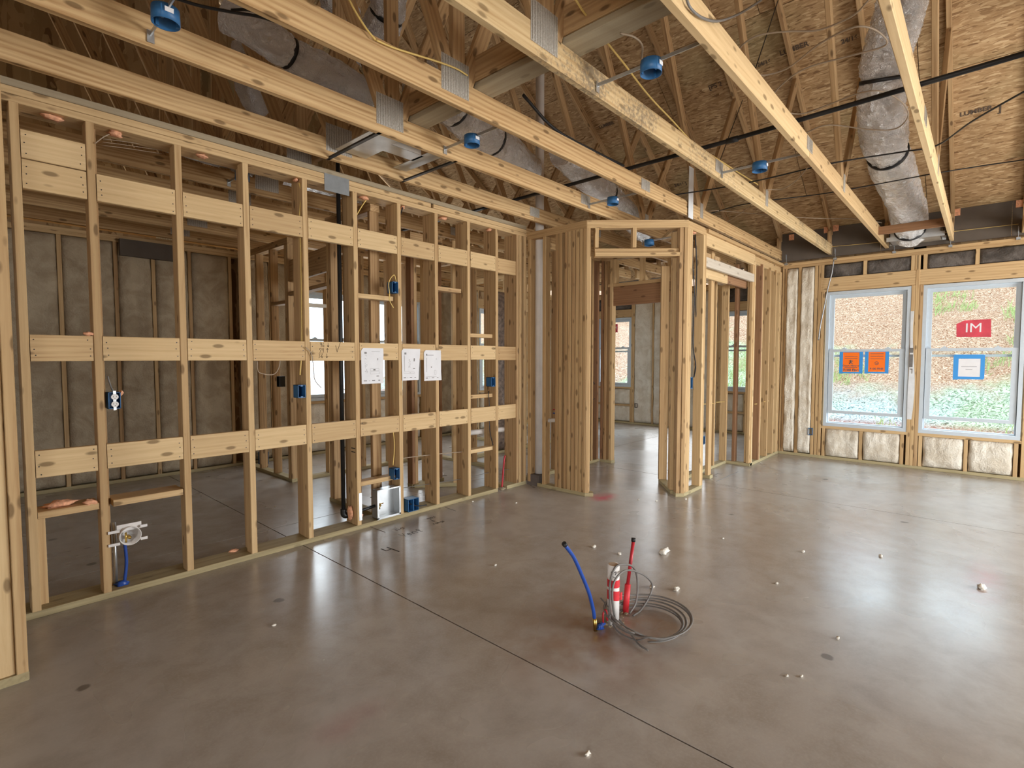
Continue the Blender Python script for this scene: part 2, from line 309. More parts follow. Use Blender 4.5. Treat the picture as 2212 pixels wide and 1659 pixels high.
class Wall:
    """stud wall whose room-side face runs from a to b (plan); studs stand behind it, on the side n points to"""
    def __init__(s, name, label, a, b, n=None, depth=D4, zt=2.74, cat='wall', kind='structure'):
        s.a, s.b = Vector((*a, 0)), Vector((*b, 0)); s.u = (s.b-s.a).normalized(); s.L = (s.b-s.a).length; s.n = Vector((*n, 0)).normalized(); s.d = depth; s.zt = zt
        s.root = empty(name, s.a, label, cat, None, kind)
    def P(s, t, z, off=None): return s.a+s.u*t+s.n*(s.d/2 if off is None else off)+Vector((0, 0, z))
    def stud(s, t, z0=.038, z1=None, m='stud', d=None, off=None, w=T2, name='stud'):
        z1 = s.zt-2*T2 if z1 is None else z1
        return beam(name, s.P(t, z0, off), s.P(t, z1, off), w, d or s.d, s.n, m, s.root)
    def plate(s, t0, t1, z, m='treated', name='bottom_plate', d=None, off=None): return beam(name, s.P(t0, z+T2/2, off), s.P(t1, z+T2/2, off), d or s.d, T2, (0, 0, 1), m, s.root)
    def board(s, t0, t1, z0, z1, m='pale', name='header', off=None, th=T2): return beam(name, s.P(t0, (z0+z1)/2, off), s.P(t1, (z0+z1)/2, off), th, z1-z0, (0, 0, 1), m, s.root)
    def tops(s, t0=0, t1=None, m='stud'):
        t1 = s.L if t1 is None else t1
        s.plate(t0, t1, s.zt-2*T2, m, 'top_plate'); s.plate(t0, t1, s.zt-T2, m, 'top_plate')
    def batt(s, t0, t1, z0, z1, seed, m='batt', **k):
        o = bpy.data.objects.new('insulation_batt', batt_mesh(t1-t0, z1-z0, seed, M[m], **k)); COL.objects.link(o); o.parent = s.root
        # local -Y of the batt faces the room (against n)
        x = s.u; y = s.n; z = Vector((0, 0, 1))
        if x.cross(y).dot(z) < 0: x = -x
        p = s.P((t0+t1)/2, z0, .025)-wloc(s.root)
        o.matrix_local = Matrix(((x.x, y.x, 0, p.x), (x.y, y.y, 0, p.y), (0, 0, 1, p.z), (0, 0, 0, 1))); return o
    def sheath(s, t0, t1, z0, z1, m='osb_dark', name='sheathing_panel'):
        o = beam(name, s.P(t0, (z0+z1)/2, s.d+.008), s.P(t1, (z0+z1)/2, s.d+.008), .014, z1-z0, (0, 0, 1), m, s.root); return o
# ================================================================== SETTING
# ---- floor: four joints cut the slab into panels
fl = empty('floor', (0, 0, 0), 'grey concrete slab floor with saw-cut joints', 'floor', None, 'structure')
XJ = [-5.0, 1.765, 5.72, 11.0]; YJ = [-4.3, 4.26, 9.0]
for i in range(3):
    for j in range(2):
        MB().box((XJ[i]+.004, YJ[j]+.004, -.11), (XJ[i+1]-.004, YJ[j+1]-.004, 0)).build('slab_panel', M['concrete'], fl)
MB().box((-5, -4.3, -.2), (11, 9, -.09)).build('slab_base', plain('joint_dirt', (.035, .028, .022), .9), fl)
# ---- outside ground and bank
gr = MB(); nx, ny = 70, 60
def hz(x, y):
    d1 = max(0, x-12.6)*.62; d2 = max(0, y-14)*.05
    return -.22+min(d1, 9)+d2+.12*noise.noise(Vector((x*.7, y*.7, 0)))*min(1, max(0, x-12.2))+.05*noise.noise(Vector((x*3, y*3, 1)))*min(1, max(0, x-12.2))
for j in range(ny+1):
    for i in range(nx+1):
        x = 11.2+i/nx*20; y = -14+j/ny*34; gr.v.append((x, y, hz(x, y)))
for j in range(ny):
    for i in range(nx): a = j*(nx+1)+i; gr.f.append((a, a+1, a+nx+2, a+nx+1))
gr.build('ground_bank', M['hill'], None, True, label='steep bank outside the windows covered with pine straw and grass', cat='bank', kind='structure')
MB().box((-30, -30, -.5), (11.3, 40, -.24)).build('ground', M['yard'], None, label='pale bare soil around the house', cat='ground', kind='structure')
tf = MB(); rnd = random.Random(3)
for _ in range(2600):
    cx, cy_ = rnd.uniform(12.3, 18.5), rnd.uniform(-3.5, 6.5)
    if noise.noise(Vector((cx*.55, cy_*.55, 4))) < .05+.2*max(0, hz(cx, cy_)-.9): continue
    for b in range(6):
        x = cx+rnd.uniform(-.1, .1); y = cy_+rnd.uniform(-.1, .1); z = hz(x, y)-.01; h = rnd.uniform(.07, .3); dx, dy = rnd.uniform(-.09, .09), rnd.uniform(-.1, .1); o = len(tf.v)
        tf.v += [(x, y-.006, z), (x, y+.006, z), (x+dx*.5, y+dy*.5, z+h*.65), (x+dx, y+dy, z+h)]; tf.f += [(o, o+1, o+2), (o, o+2, o+3)]
tf.build('grass', M['leaf'], None, label='tufts of pale green grass growing on the straw bank', cat='grass', kind='stuff')
# ---- roof sheathing over the trusses
SL = 2/3.0; ZE = 3.2; RX = 2.0
def zs(x): return ZE+SL*(8.2-x) if x >= RX else ZE+SL*(8.2-(2*RX-x))
rf = empty('roof', (RX, 0, zs(RX)), 'sloping roof deck of oriented strand board panels', 'roof', None, 'structure')
th = math.atan(SL); cs, sn = math.cos(th), math.sin(th)
for side in (1, -1):
    for r in range(7):
        s0 = .62+1.22*r if r else 0.0; s1 = .62+1.22*(r+1) if r else .617
        s0, s1 = (8.75-2)/cs-(s0 if r == 0 else s0-.6-.0), 0
        a0 = 1.22*r; a1 = min(1.216+1.22*r, 6.75/cs)
        if a0 >= 6.75/cs-.05: continue
        am = (a0+a1)/2; x = 8.75-am*cs; z = zs(x)+.008
        nrm = Vector((sn, 0, cs)); xx = x if side > 0 else 2*RX-x; nn = Vector((nrm.x*side, 0, nrm.z))
        y = -4.3-(1.22 if r % 2 else 0)
        while y < 8.6:
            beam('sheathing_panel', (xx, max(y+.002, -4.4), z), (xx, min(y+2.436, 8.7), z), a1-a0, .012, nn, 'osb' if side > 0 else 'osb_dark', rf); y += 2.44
for side in (1, -1):
    X = lambda x: x if side > 0 else 2*RX-x
    MB().poly([(X(8.8), -4.5, zs(8.8)+.03), (X(RX), -4.5, zs(RX)+.03), (X(RX), 8.75, zs(RX)+.03), (X(8.8), 8.75, zs(8.8)+.03)], (0, 0, .02)).build('roof_covering', M['soffit'], rf)
# gables
for gy, nm, lb in ((8.6, 'wall_gable_back', 'dark strand board gable end beyond the rear rooms'), (-4.38, 'wall_gable_front', 'strand board gable end behind the viewer')):
    g = empty(nm, (2, gy, 2.8), lb, 'wall', None, 'structure')
    for i in range(6):
        x0 = -4.75+i*2.25; x1 = x0+2.25; zt0, zt1 = zs(x0)-.02, zs(x1)-.02
        pts = [(x0, gy, 2.74), (x1, gy, 2.74), (x1, gy, zt1), (x0, gy, zt0)]
        if x0 < RX < x1: pts.insert(3, (RX, gy, zs(RX)-.02))
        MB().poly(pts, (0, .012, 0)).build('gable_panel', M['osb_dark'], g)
# ---- roof trusses
def pl(name, a, b, m, parent, th_=.0015): return MB().box(a, b).build(name, m, parent)
def cplate(x, y, z, w, h, parent, up=0):
    """steel nail plate pressed on the camera-side face of the truss"""
    me = MB().box((-w/2, -.0012, -h/2), (w/2, .0012, h/2))
    if w > .08:
        k = int(w/.019)
        for i in range(k):
            xx = -w/2+.012+i*(w-.024)/(k-1); me.box((xx-.0018, -.0032, -h/2+.006), (xx+.0018, -.001, h/2-.006))
    o = bpy.data.objects.new('connector_plate', me.mesh('connector_plate', M['teeth'])); COL.objects.link(o); o.parent = parent; o.location = Vector((x, y-T2/2-.0014, z))-wloc(parent); return o
CHD = .14; Z0 = 2.80
def truss(y, label, m='truss', x0=-4.3, x1=8.27, short=None, full=True, shade='web'):
    r = empty('roof_truss', (2.0, y, Z0), label, 'truss', 'roof trusses over the house')
    zc = Z0+CHD/2
    if short:
        beam('bottom_chord', (-.15, y, zc), (short, y, zc), T2, CHD, (0, 0, 1), m, r); beam('bottom_chord', (short-.1, y+T2+.001, zc), (x1, y+T2+.001, zc), T2, CHD, (0, 0, 1), 'truss', r)
    else:
        beam('bottom_chord', (-.15, y, zc), (4.148, y, zc), T2, CHD, (0, 0, 1), m, r); beam('bottom_chord', (4.152, y, zc), (x1, y, zc), T2, CHD, (0, 0, 1), m, r)
    beam('bottom_chord', (x0, y, zc), (-.154, y, zc), T2, CHD, (0, 0, 1), m, r)
    h = .0535+.004
    for s in (1, -1):
        X = lambda x: x if s > 0 else 2*RX-x
        beam('top_chord', (X(8.75), y, zs(8.75)-h), (X(RX), y, zs(RX)-h), T2, D4, (0, 0, 1), 'web', r)
        W = [((5.31, 2.94), (3.55, 6.15)), ((5.39, 2.94), (6.30, 4.36)), ((2.06 if s > 0 else 2.06, 2.94), (3.45, 6.2)), ((8.15, 2.94), (8.15, 3.1))]
        for (ax, az), (bx, bz) in W: beam('web', (X(ax), y, az), (X(bx), y, bz), T2, D4, (1, 0, 0) if abs(bx-ax) < .3 else (0, 0, 1), shade, r)
        cplate(X(5.35), y, 2.915, .075, .15, r); cplate(X(4.15), y, 2.885, .15, .09, r)
    beam('web', (2, y, 2.94), (2, y, zs(2)-.12), T2, D4, (1, 0, 0), shade, r)
    cplate(1.97, y, 2.945, .20, .19, r)
    return r
truss(3.48, 'roof truss just in front of the double-studded left partition', 'truss')
truss(2.855, 'roof truss second from the left partition, its bottom chord ending over the angled doorway', 'truss', short=4.74)
truss(2.235, 'roof truss third from the left partition, its chord meeting the niche wall head', 'truss')
truss(1.605, 'roof truss with dark mildew stains on its bottom chord', 'mildew')
truss(.975, 'roof truss with a wane notch on its chord, beside the silver duct boot', 'pale')
truss(.34, 'pale roof truss on the other side of the silver duct boot', 'pale')
for k, (y, t) in enumerate(((-.28, 'roof truss above the second window, seen only at its heel'), (-.9, 'roof truss just outside the picture past the second window'))): truss(y, t, 'pale')
nth = ('first', 'second', 'third', 'fourth', 'fifth', 'sixth', 'seventh')
for k in range(7): truss(4.09+.61*k, nth[k]+' shaded roof truss behind the left partition', 'truss')
# long strongback board lying across the bottom chords
sb = empty('strongback_brace', (2.22, 2.0, 2.94), 'pair of boards lying across the truss bottom chords near the big nail plates', 'brace')
beam('board', (2.20, 2.87, Z0+CHD+.02), (2.20, .70, Z0+CHD+.02), .14, T2, (0, 0, 1), 'grey', sb); beam('board', (2.14, 2.87, Z0+CHD+.11), (2.14, .70, Z0+CHD+.11), T2, .14, (0, 0, 1), 'web', sb)
beam('board', (2.10, 7.6, Z0+CHD+.11), (2.10, 3.56, Z0+CHD+.11), T2, .14, (0, 0, 1), 'web', sb)
# ---- left partition (faces the camera)
YL = 3.71
wl = Wall('wall_left', 'open stud partition with three rows of pale blocking boards', (.20, YL), (4.31, YL), (0, 1), .18, 2.82)
def L(x): return x-.20
SR = [.315, .62, 1.045, 1.44, 1.85, 2.26, 2.675, 3.08, 3.48, 3.87]
for i, r in enumerate(SR):
    x = L(r-T2/2)
    wl.stud(x, .038, 2.70, 'stud', D4, D4/2); wl.stud(x+(.022 if i in (1, 2, 3) else .004), .038, 2.70, 'web', D4, .18-D4/2)
for x in (4.215, 4.29): wl.stud(L(x), .038, 2.70, 'stud', D4, D4/2); wl.stud(L(x), .038, 2.70, 'web', D4, .18-D4/2)
wl.stud(L(4.17), .038, 2.70, 'web', .18, .09)
wl.plate(0, L(3.86), 0, 'treated', d=.18); wl.plate(L(4.0), L(4.31), 0, 'treated', d=.18)
wl.plate(0, L(4.31), 2.70, 'stud', 'top_plate', .18)
wl.plate(0, L(1.985), 2.74, 'stud', 'top_plate', .18); wl.plate(L(2.19), L(3.0), 2.74, 'stud', 'top_plate', .18); wl.plate(L(3.03), L(4.31), 2.74, 'stud', 'top_plate', .18)
wl.plate(0, L(4.31), 2.78, 'grey', 'top_plate', .18)
mats = ['pale', 'pale', 'pale', 'stud', 'pale']
brow = None
for i in range(9):
    x0, x1 = SR[i]+.003, SR[i+1]-T2-.003; rr = random.Random(i)
    if i == 0: x0 = .318
    wl.board(L(x0), L(x1), 2.275, 2.425, 'pale', 'blocking_board', .02+rr.uniform(-.004, .004))
    if i == 0: wl.board(L(x0), L(x1), 2.43, 2.575, 'pale', 'blocking_board', .02)
    b = wl.board(L(x0), L(x1), 1.375+rr.uniform(-.004, .004), 1.518, 'pale' if i % 3 else 'stud', 'blocking_board', .02)
    if i == 4: brow = b
    wl.board(L(x0), L(x1), .755+rr.uniform(-.006, .006), .90, 'pale', 'blocking_board', .02)
wl.board(L(3.873), L(4.19), 2.27, 2.42, 'stud', 'blocking_board', .03); wl.board(L(3.873), L(4.19), 1.372, 1.515, 'stud', 'blocking_board', .03); wl.board(L(3.873), L(4.19), .75, .90, 'pale', 'blocking_board', .03)
for x0, x1, z in ((.318, .58, .53), (.645, 1.0, .53)): wl.plate(L(x0), L(x1), z, 'stud', 'shelf_block', .16)
wl.stud(L(.335), .038, .53, 'stud', D4, .13)
for x0, x1, z, m in ((2.265, 2.63, .34, 'stud'), (2.265, 2.62, 1.88, 'pale'), (3.485, 3.83, 1.60, 'stud'), (3.485, 3.83, .99, 'stud'), (3.485, 3.83, .44, 'pale'), (3.1, 3.4, 2.02, 'web')): wl.plate(L(x0), L(x1), z, m, 'shelf_block', D4)
MB().box((1.985, YL-.003, 2.655), (2.19, YL-.0005, 2.782)).build('mending_plate', M['greyplate'], wl.root, label='flat grey steel plate over the plate joint')
MB().box((2.236, YL-.003, .075), (2.262, YL-.0005, .30)).build('nail_guard', M['ductmetal'], wl.root, label='narrow steel guard')
nh = MB()
for ch in wl.root.children:
    if ch.name.startswith('blocking_board'):
        Lb = ch.data.vertices[8].co.x; wz = max(v.co.z for v in ch.data.vertices); fy = max(v.co.y for v in ch.data.vertices) if ch.matrix_local.to_3x3().col[1].y < 0 else min(v.co.y for v in ch.data.vertices)
        q = MB(); rr = random.Random(ch.name)
        for e in (.018, Lb-.018):
            for f in (-.65, -.05, .6):
                x, z = e+rr.uniform(-.006, .006), wz*f+rr.uniform(-.01, .01); q.tube([(x, fy-.0006, z), (x, fy+.0006, z)], .0035, 6)
        no = bpy.data.objects.new('nail_holes', q.mesh('nail_holes', M['iron'])); COL.objects.link(no); no.parent = ch; no['kind'] = 'stuff'
# handwriting
GL = {'9': [[(.8, .95), (.3, .95), (.15, .7), (.5, .55), (.8, .75), (.75, .95), (.6, 0)]], '6': [[(.7, 1), (.25, .55), (.15, .2), (.45, 0), (.75, .2), (.6, .45), (.2, .35)]],
 '5': [[(.8, 1), (.3, .95), (.25, .6), (.65, .55), (.7, .2), (.2, 0)]], '4': [[(.2, 1), (.15, .55), (.75, .6)], [(.75, 1), (.7, 0)]], '3': [[(.15, 1), (.7, .9), (.35, .6), (.75, .35), (.2, 0)]],
 'd': [[(.4, 1), (.4, 0)], [(.05, .35), (.4, 0), (.85, .4)]], 'u': [[(.4, 0), (.4, 1)], [(.05, .6), (.4, 1), (.85, .6)]], 'v': [[(0, .6), (.2, 0), (.9, 1.1)]],
 'n': [[(.1, 0), (.15, .6)], [(.15, .45), (.5, .6), (.7, .4), (.75, 0)]], 'o': [[(.5, .6), (.15, .4), (.3, 0), (.75, .15), (.75, .5), (.5, .6)]], 'e': [[(.15, .3), (.7, .35), (.5, .6), (.15, .4), (.3, 0), (.75, .1)]],
 't': [[(.45, .9), (.45, .1), (.7, 0)], [(.15, .6), (.8, .6)]], 'V': [[(.1, .9), (.4, 0), (.8, .9)]], 'g': [[(.7, .5), (.3, .6), (.2, .3), (.6, .25), (.7, .5), (.65, -.3), (.2, -.3)]],
 'a': [[(.7, .5), (.3, .6), (.15, .2), (.5, 0), (.7, .5), (.8, 0)]], 's': [[(.7, .6), (.3, .5), (.65, .2), (.2, 0)]], '&': [[(.8, 0), (.3, .7), (.5, .9), (.6, .7), (.2, .3), (.4, 0), (.8, .4)]], 'r': [[(.2, 0), (.2, .6)], [(.2, .4), (.7, .6)]],
 'H': [[(.1, 0), (.15, 1)], [(.7, 0), (.75, 1)], [(.1, .5), (.75, .5)]], 'R': [[(.15, 0), (.2, 1), (.7, .8), (.2, .5), (.75, 0)]], 'D': [[(.15, 0), (.2, 1), (.8, .6), (.15, 0)]], 'I': [[(.4, 0), (.4, 1)]], 'O': [[(.5, 1), (.15, .5), (.5, 0), (.85, .5), (.5, 1)]], 'C': [[(.8, .9), (.2, .7), (.2, .2), (.8, 0)]], 'K': [[(.2, 0), (.2, 1)], [(.8, 1), (.25, .45), (.8, 0)]], '-': [[(.1, .5), (.9, .5)]], ' ': []}
def write(txt, o, ux, uy, size, r=.0022, adv=.95, mb=None):
    mb = mb or MB(); o, ux, uy = Vector(o), Vector(ux).normalized(), Vector(uy).normalized()
    for i, ch in enumerate(txt):
        for st in GL.get(ch, []): mb.tube([o+ux*((x+i*adv)*size*.62)+uy*(y*size) for x, y in st], r, 5, True)
    return mb
mb = MB()
for i, t in enumerate(('96 d', '54 u', '36 d')): write(t, (1.925-.006*i, YL-.0005, 1.478-.0415*i), (1, 0, 0), (0, 0, 1), .032, .0012, 1.0, mb)
write('v', (2.055, YL-.0005, 1.44), (1, 0, 0), (0, 0, 1), .085, .0014, 1, mb)
mb.build('marker_writing', M['marker'], brow, label='black marker numbers 96, 54 and 36 with arrows and a tick')
# ---- end of the stub wall at the picture edge
ws = Wall('wall_stub', 'end of the short wall cutting into view at the picture edge', (.085, 3.02), (.085, 3.71), (-1, 0), .13, 2.72)
ws.root.location = (.085, 3.02, 0)
beam('end_board', (.108, 3.055, .038), (.108, 3.055, 2.64), .118, T2, (0, 1, 0), 'pale', ws.root)
for x, m_, y in ((.187, 'stud', 3.065), (.16, 'stud', 3.5)): beam('stud', (x, y, .038), (x, y, 2.64), T2, D4, (0, 1, 0), m_, ws.root)
beam('bottom_plate', (.13, 3.02, .019), (.13, 3.70, .019), .155, T2, (0, 0, 1), 'treated', ws.root); beam('top_plate', (.13, 3.02, 2.66), (.13, 3.70, 2.66), .155, T2, (0, 0, 1), 'stud', ws.root); beam('top_plate', (.13, 3.02, 2.70), (.13, 3.70, 2.70), .155, T2, (0, 0, 1), 'stud', ws.root)
# ---- pantry side wall, angled doorway, pier, niche
P0, P1, P2 = (4.31, 3.70), (4.31, 2.93), (4.97, 2.18)
wp = Wall('wall_pantry', 'short wall between the corner and the angled doorway, crowded with studs', P0, P1, (1, 0), D4, 2.745)
wp.tops(0, .77); wp.plate(.15, .77, 0)
wp.stud(.03); wp.stud(.235)
for t, m_ in ((.405, 'web'), (.45, 'stud'), (.52, 'web'), (.565, 'stud'), (.615, 'web'), (.66, 'stud'), (.705, 'stud'), (.748, 'stud')): wp.stud(t, m=m_)
beam('stud', (4.47, 3.08, .04), (4.47, 3.08, 2.66), T2, D4, (.6, .8, 0), 'web', wp.root); beam('stud', (4.52, 3.17, .04), (4.52, 3.17, 2.66), T2, D4, (.6, .8, 0), 'web', wp.root)
wa = Wall('wall_doorway', 'angled wall framing the corner doorway', P1, P2, (.75, .66), D4, 2.745)
wa.tops(.005, .995); wa.stud(.02, m='stud'); wa.plate(.0, .085, 0); wa.plate(.91, .995, 0)
wa.plate(.085, .93, 2.395, 'stud', 'header'); wa.board(.085, .93, 2.435, 2.475, 'stud', 'header'); wa.stud(.47, 2.48, 2.67, 'stud'); wa.stud(.10, 2.48, 2.67, 'stud')
wa.stud(.93, m='web'); wa.stud(.975, m='stud')
wr = Wall('wall_pier', 'post of doubled studs on the right of the angled doorway', (4.97, 2.19), (5.43, 2.19), (0, 1), D4, 2.745)
wr.tops(0, .46); wr.plate(0, .46, 0)
for t, m_ in ((.02, 'stud'), (.06, 'pale'), (.10, 'stud'), (.41, 'pale'), (.45, 'stud')): wr.stud(t, m=m_)
beam('bottom_plate', (5.02, 2.31, .019), (5.40, 2.63, .019), D4, T2, (0, 0, 1), 'treated', wr.root)
for t in (.0, .045, .42): beam('stud', (5.04+.38*t/.45, 2.33+.32*t/.45, .04), (5.04+.38*t/.45, 2.33+.32*t/.45, 2.40 if t > .3 else 2.66), T2, D4, (-.64, .76, 0), 'stud', wr.root)
beam('header', (5.0, 2.30, 2.70), (5.42, 2.65, 2.70), D4, T2, (0, 0, 1), 'stud', wr.root)
wn = Wall('wall_niche', 'recessed niche of studs beside the insulated window wall', (5.43, 2.49), (6.97, 2.49), (0, 1), D4, 2.745)
wn.plate(0, 1.54, 0); wn.plate(0, 1.54, 2.34, 'stud', 'top_plate')
for t in (.29, .70, 1.10, 1.52): wn.stud(t, z1=2.34, m='stud')
beam('bottom_plate', (6.99, 2.19, .019), (6.99, 2.49, .019), D4, T2, (0, 0, 1), 'treated', wn.root)
for y in (2.22, 2.40): beam('stud', (6.99, y, .04), (6.99, y, 2.60), D4, T2, (0, 1, 0), 'brown' if y > 2.3 else 'stud', wn.root)
beam('top_plate', (5.43, 2.21, 2.72), (8.19, 2.21, 2.72), D4, T2, (0, 0, 1), 'stud', wn.root)
beam('header', (5.43, 2.21, 2.635), (6.985, 2.21, 2.635), T2, .13, (0, 0, 1), 'pale', wn.root)
beam('header', (5.43, 2.21, 2.405), (6.97, 2.21, 2.405), T2, .10, (0, 0, 1), 'white', wn.root)
beam('header', (5.43, 2.30, 2.33), (6.30, 2.30, 2.33), T2, .12, (0, 0, 1), 'pale', wn.root); beam('header', (6.30, 2.30, 2.36), (6.97, 2.30, 2.36), T2, .16, (0, 0, 1), 'brown', wn.root)
beam('osb_filler', (5.45, 2.34, 2.50), (6.2, 2.34, 2.50), .012, .14, (0, 0, 1), 'osb', wn.root)
wq = Wall('wall_return', 'row of close studs running from the niche to the window wall', (6.97, 2.19), (8.19, 2.19), (0, 1), D4, 2.70)
wq.plate(0, 1.22, 0); wq.board(.04, 1.22, 2.60, 2.70, 'pale', 'header')
for t, m_ in ((.045, 'pale'), (.33, 'brown'), (.36, 'pale'), (.68, 'stud'), (.95, 'stud'), (1.12, 'pale'), (1.18, 'stud')): wq.stud(t, z1=2.62, m=m_)
# ---- inner doorway behind the angled one
wi = Wall('wall_hall', 'inner wall with a second doorway under a brown header', (5.92, 3.79), (5.92, 2.30), (1, 0), D4, 2.745)
wi.tops(); wi.plate(0, .18, 0); wi.plate(1.09, 1.49, 0)
for t, m_ in ((.02, 'brown'), (.07, 'web'), (.155, 'pale'), (1.1, 'stud'), (1.16, 'stud'), (1.45, 'stud')): wi.stud(t, m=m_)
wi.board(.10, 1.16, 2.075, 2.32, 'brown', 'header'); wi.board(.10, 1.16, 2.32, 2.36, 'stud', 'header', .05, D4)
for t in (.20, .58, .95): wi.stud(t, 2.36, 2.67, 'pale')
wj = Wall('wall_passage', 'open studs beyond the pantry corner, lit from the far room', (4.45, 3.80), (5.92, 3.80), (0, 1), D4, 2.745)
wj.tops(); wj.plate(0, 1.47, 0)
for t, m_ in ((.35, 'web'), (.55, 'web'), (.95, 'stud'), (1.24, 'web'), (1.30, 'stud'), (1.43, 'brown')): wj.stud(t, m=m_)
wj.board(.98, 1.22, 1.90, 1.94, 'stud', 'shelf_block', .045, D4); wj.board(.98, 1.22, 1.5, 1.54, 'stud', 'shelf_block', .045, D4); wj.board(.98, 1.22, .60, .64, 'stud', 'shelf_block', .045, D4)
# ---- window wall (X = 8.2)
XW = 8.2
ww = Wall('wall_window', 'insulated outer wall holding the two wide windows', (XW, 2.19), (XW, -3.6), (1, 0), D6, 2.745)
def T(y): return 2.19-y
def Yw(px): return at(px, 760, 'X', XW).y
ww.tops(); ww.plate(0, 5.79, 0)
ww.sheath(0, T(1.63), 0, 2.8); ww.sheath(T(.705), T(.585), 0, 2.8); ww.sheath(T(-.33), 5.79, 0, 2.8); ww.sheath(T(1.63), T(-.33), 2.295, 2.8); ww.sheath(T(1.63), T(-.33), 0, .455)
for y, m_ in ((2.17, 'stud'), (2.05+.10, 'web'), (1.965, 'stud'), (1.76, 'stud'), (1.715, 'stud')): ww.stud(T(y), m=m_)
for y, m_ in ((1.672, 'stud'), (.685, 'stud'), (.645, 'stud'), (.605, 'web')): ww.stud(T(y), z1=2.30 if y != .645 else None, m=m_)
for y in (-.36, -.40, -.44): ww.stud(T(y), m='stud')
for y in (-.85, -1.25, -1.65, -2.05, -2.45, -2.85, -3.25): ww.stud(T(y))
ww.board(T(1.735), T(-.42), 2.30, 2.49, 'stud', 'header', .025)
for y in (1.69, 1.20, .70, .66, .58, .10, -.39): ww.stud(T(y), 2.49, 2.67, 'stud')
ww.plate(T(1.65), T(.70), .42, 'stud', 'window_sill_plate', D6); ww.plate(T(.59), T(-.34), .42, 'stud', 'window_sill_plate', D6)
for y in (1.62, 1.185, .745, .56, .13, -.30): ww.stud(T(y), .038, .42, 'stud')
for k, (a, b) in enumerate(((2.13, 1.99), (1.945, 1.785))): ww.batt(T(a), T(b), .05, 2.66, 3+k, bulge=.05, nx=16, crease=False)
for k, (a, b) in enumerate(((1.595, 1.21), (1.16, .77), (.535, .155), (.105, -.275))): ww.batt(T(a), T(b), .045, .418, 11+k, bulge=.045, ny=16, nx=18, crease=False)
for k, (a, b) in enumerate(((1.67, 1.225), (1.18, .72), (.56, .12), (.08, -.37))): ww.batt(T(a), T(b), 2.50, 2.66, 21+k, 'batt_dark', bulge=.012)
for k in range(6): ww.batt(T(-.47-.4*k), T(-.83-.4*k), .045, 2.66, 31+k)
ev = empty('eave_boards', (8.42, 0, 3.0), 'brown grey boards closing the eave above the window wall', 'eave board', None, 'structure')
for k in range(6): beam('eave_board', (8.24, 2.26-1.22*k, 2.975), (8.24, 2.26-1.22*(k+1)+.004, 2.975), .012, .40, (0, 0, 1), M['soffit'], ev)
# ---- windows
def ring(u0, u1, z0, z1, w, y0, y1, bot=None, top=None):
    """four bars of a rectangular frame in the window's own axes (u, depth, z)"""
    b = w if bot is None else bot; t = w if top is None else top
    return MB().box((u0, y0, z0), (u0+w, y1, z1)).box((u1-w, y0, z0), (u1, y1, z1)).box((u0+w, y0, z0), (u1-w, y1, z0+b)).box((u0+w, y0, z1-t), (u1-w, y1, z1))
def window(name, label, org, u, n, w, h, lift=.13):
    r = empty(name, org, label, 'window', None, 'structure'); u, n = Vector(u), Vector(n)
    Mx = Matrix(((u.x, n.x, 0, 0), (u.y, n.y, 0, 0), (0, 0, 1, 0), (0, 0, 0, 1)))
    def put(nm, mb, m, par=None, lab=None):
        o = bpy.data.objects.new(nm, mb.mesh(nm, m)); COL.objects.link(o); o.parent = par or r
        if not par: o.matrix_local = Mx
        tag(o, lab); return o
    put('frame', ring(0, w, 0, h, .038, .0, .10, .045, .04), M['vinyl'])
    put('inner_stop', ring(.038, w-.038, .045, h-.04, .014, .05, .09), M['vinyl'])
    mid = h*.575
    us = put('upper_sash', ring(.05, w-.05, mid-.105, h-.05, .038, .055, .085, .03, .035), M['vinyl'])
    put('pane', MB().box((.08, .068, mid-.08), (w-.08, .072, h-.08)), M['glass'], us)
    lo = .05+lift; ls = put('lower_sash', ring(.045, w-.045, lo, mid+.0, .055, .018, .05, .04, .035), M['vinyl'])
    put('pane', MB().box((.09, .032, lo+.03), (w-.09, .036, mid-.03)), M['glass'], ls)
    for uu in (w*.24, w*.76): put('sash_lock', MB().box((uu-.03, .012, mid), (uu+.03, .045, mid+.012)).box((uu-.012, .014, mid+.012), (uu+.012, .04, mid+.024)), M['vinyl'])
    return r
ZB, ZT = .458, 2.292
window('window_1', 'double-hung window with the two orange posters', (XW+.005, 1.63, ZB), (0, -1, 0), (1, 0, 0), .925, ZT-ZB)
window('window_2', 'double-hung window with the red sticker and the taped white notice', (XW+.005, .585, ZB), (0, -1, 0), (1, 0, 0), .915, ZT-ZB)
# window flashing membrane showing between the two windows
fm = MB(); 
for k in range(9): z = .62+k*.17; fm.v += [(XW-.004, .70+.004*math.sin(k), z), (XW-.006, .655-.02*math.sin(k*.7), z)]
for k in range(8): fm.f.append((2*k, 2*k+1, 2*k+3, 2*k+2))
fmo = fm.build('flashing_sheet', M['poly'], None, label='loose white housewrap flap beside the orange-poster window', cat='wrap')
MB().box((XW-.0085, .664, 1.46), (XW-.0068, .70, 1.52)).box((XW-.0085, .664, 1.28), (XW-.0068, .70, 1.44)).box((XW-.0085, .664, 1.20), (XW-.0068, .67, 1.26)).box((XW-.0085, .664, 1.25), (XW-.0068, .69, 1.26)).build('print', M['cable_g'], fmo)
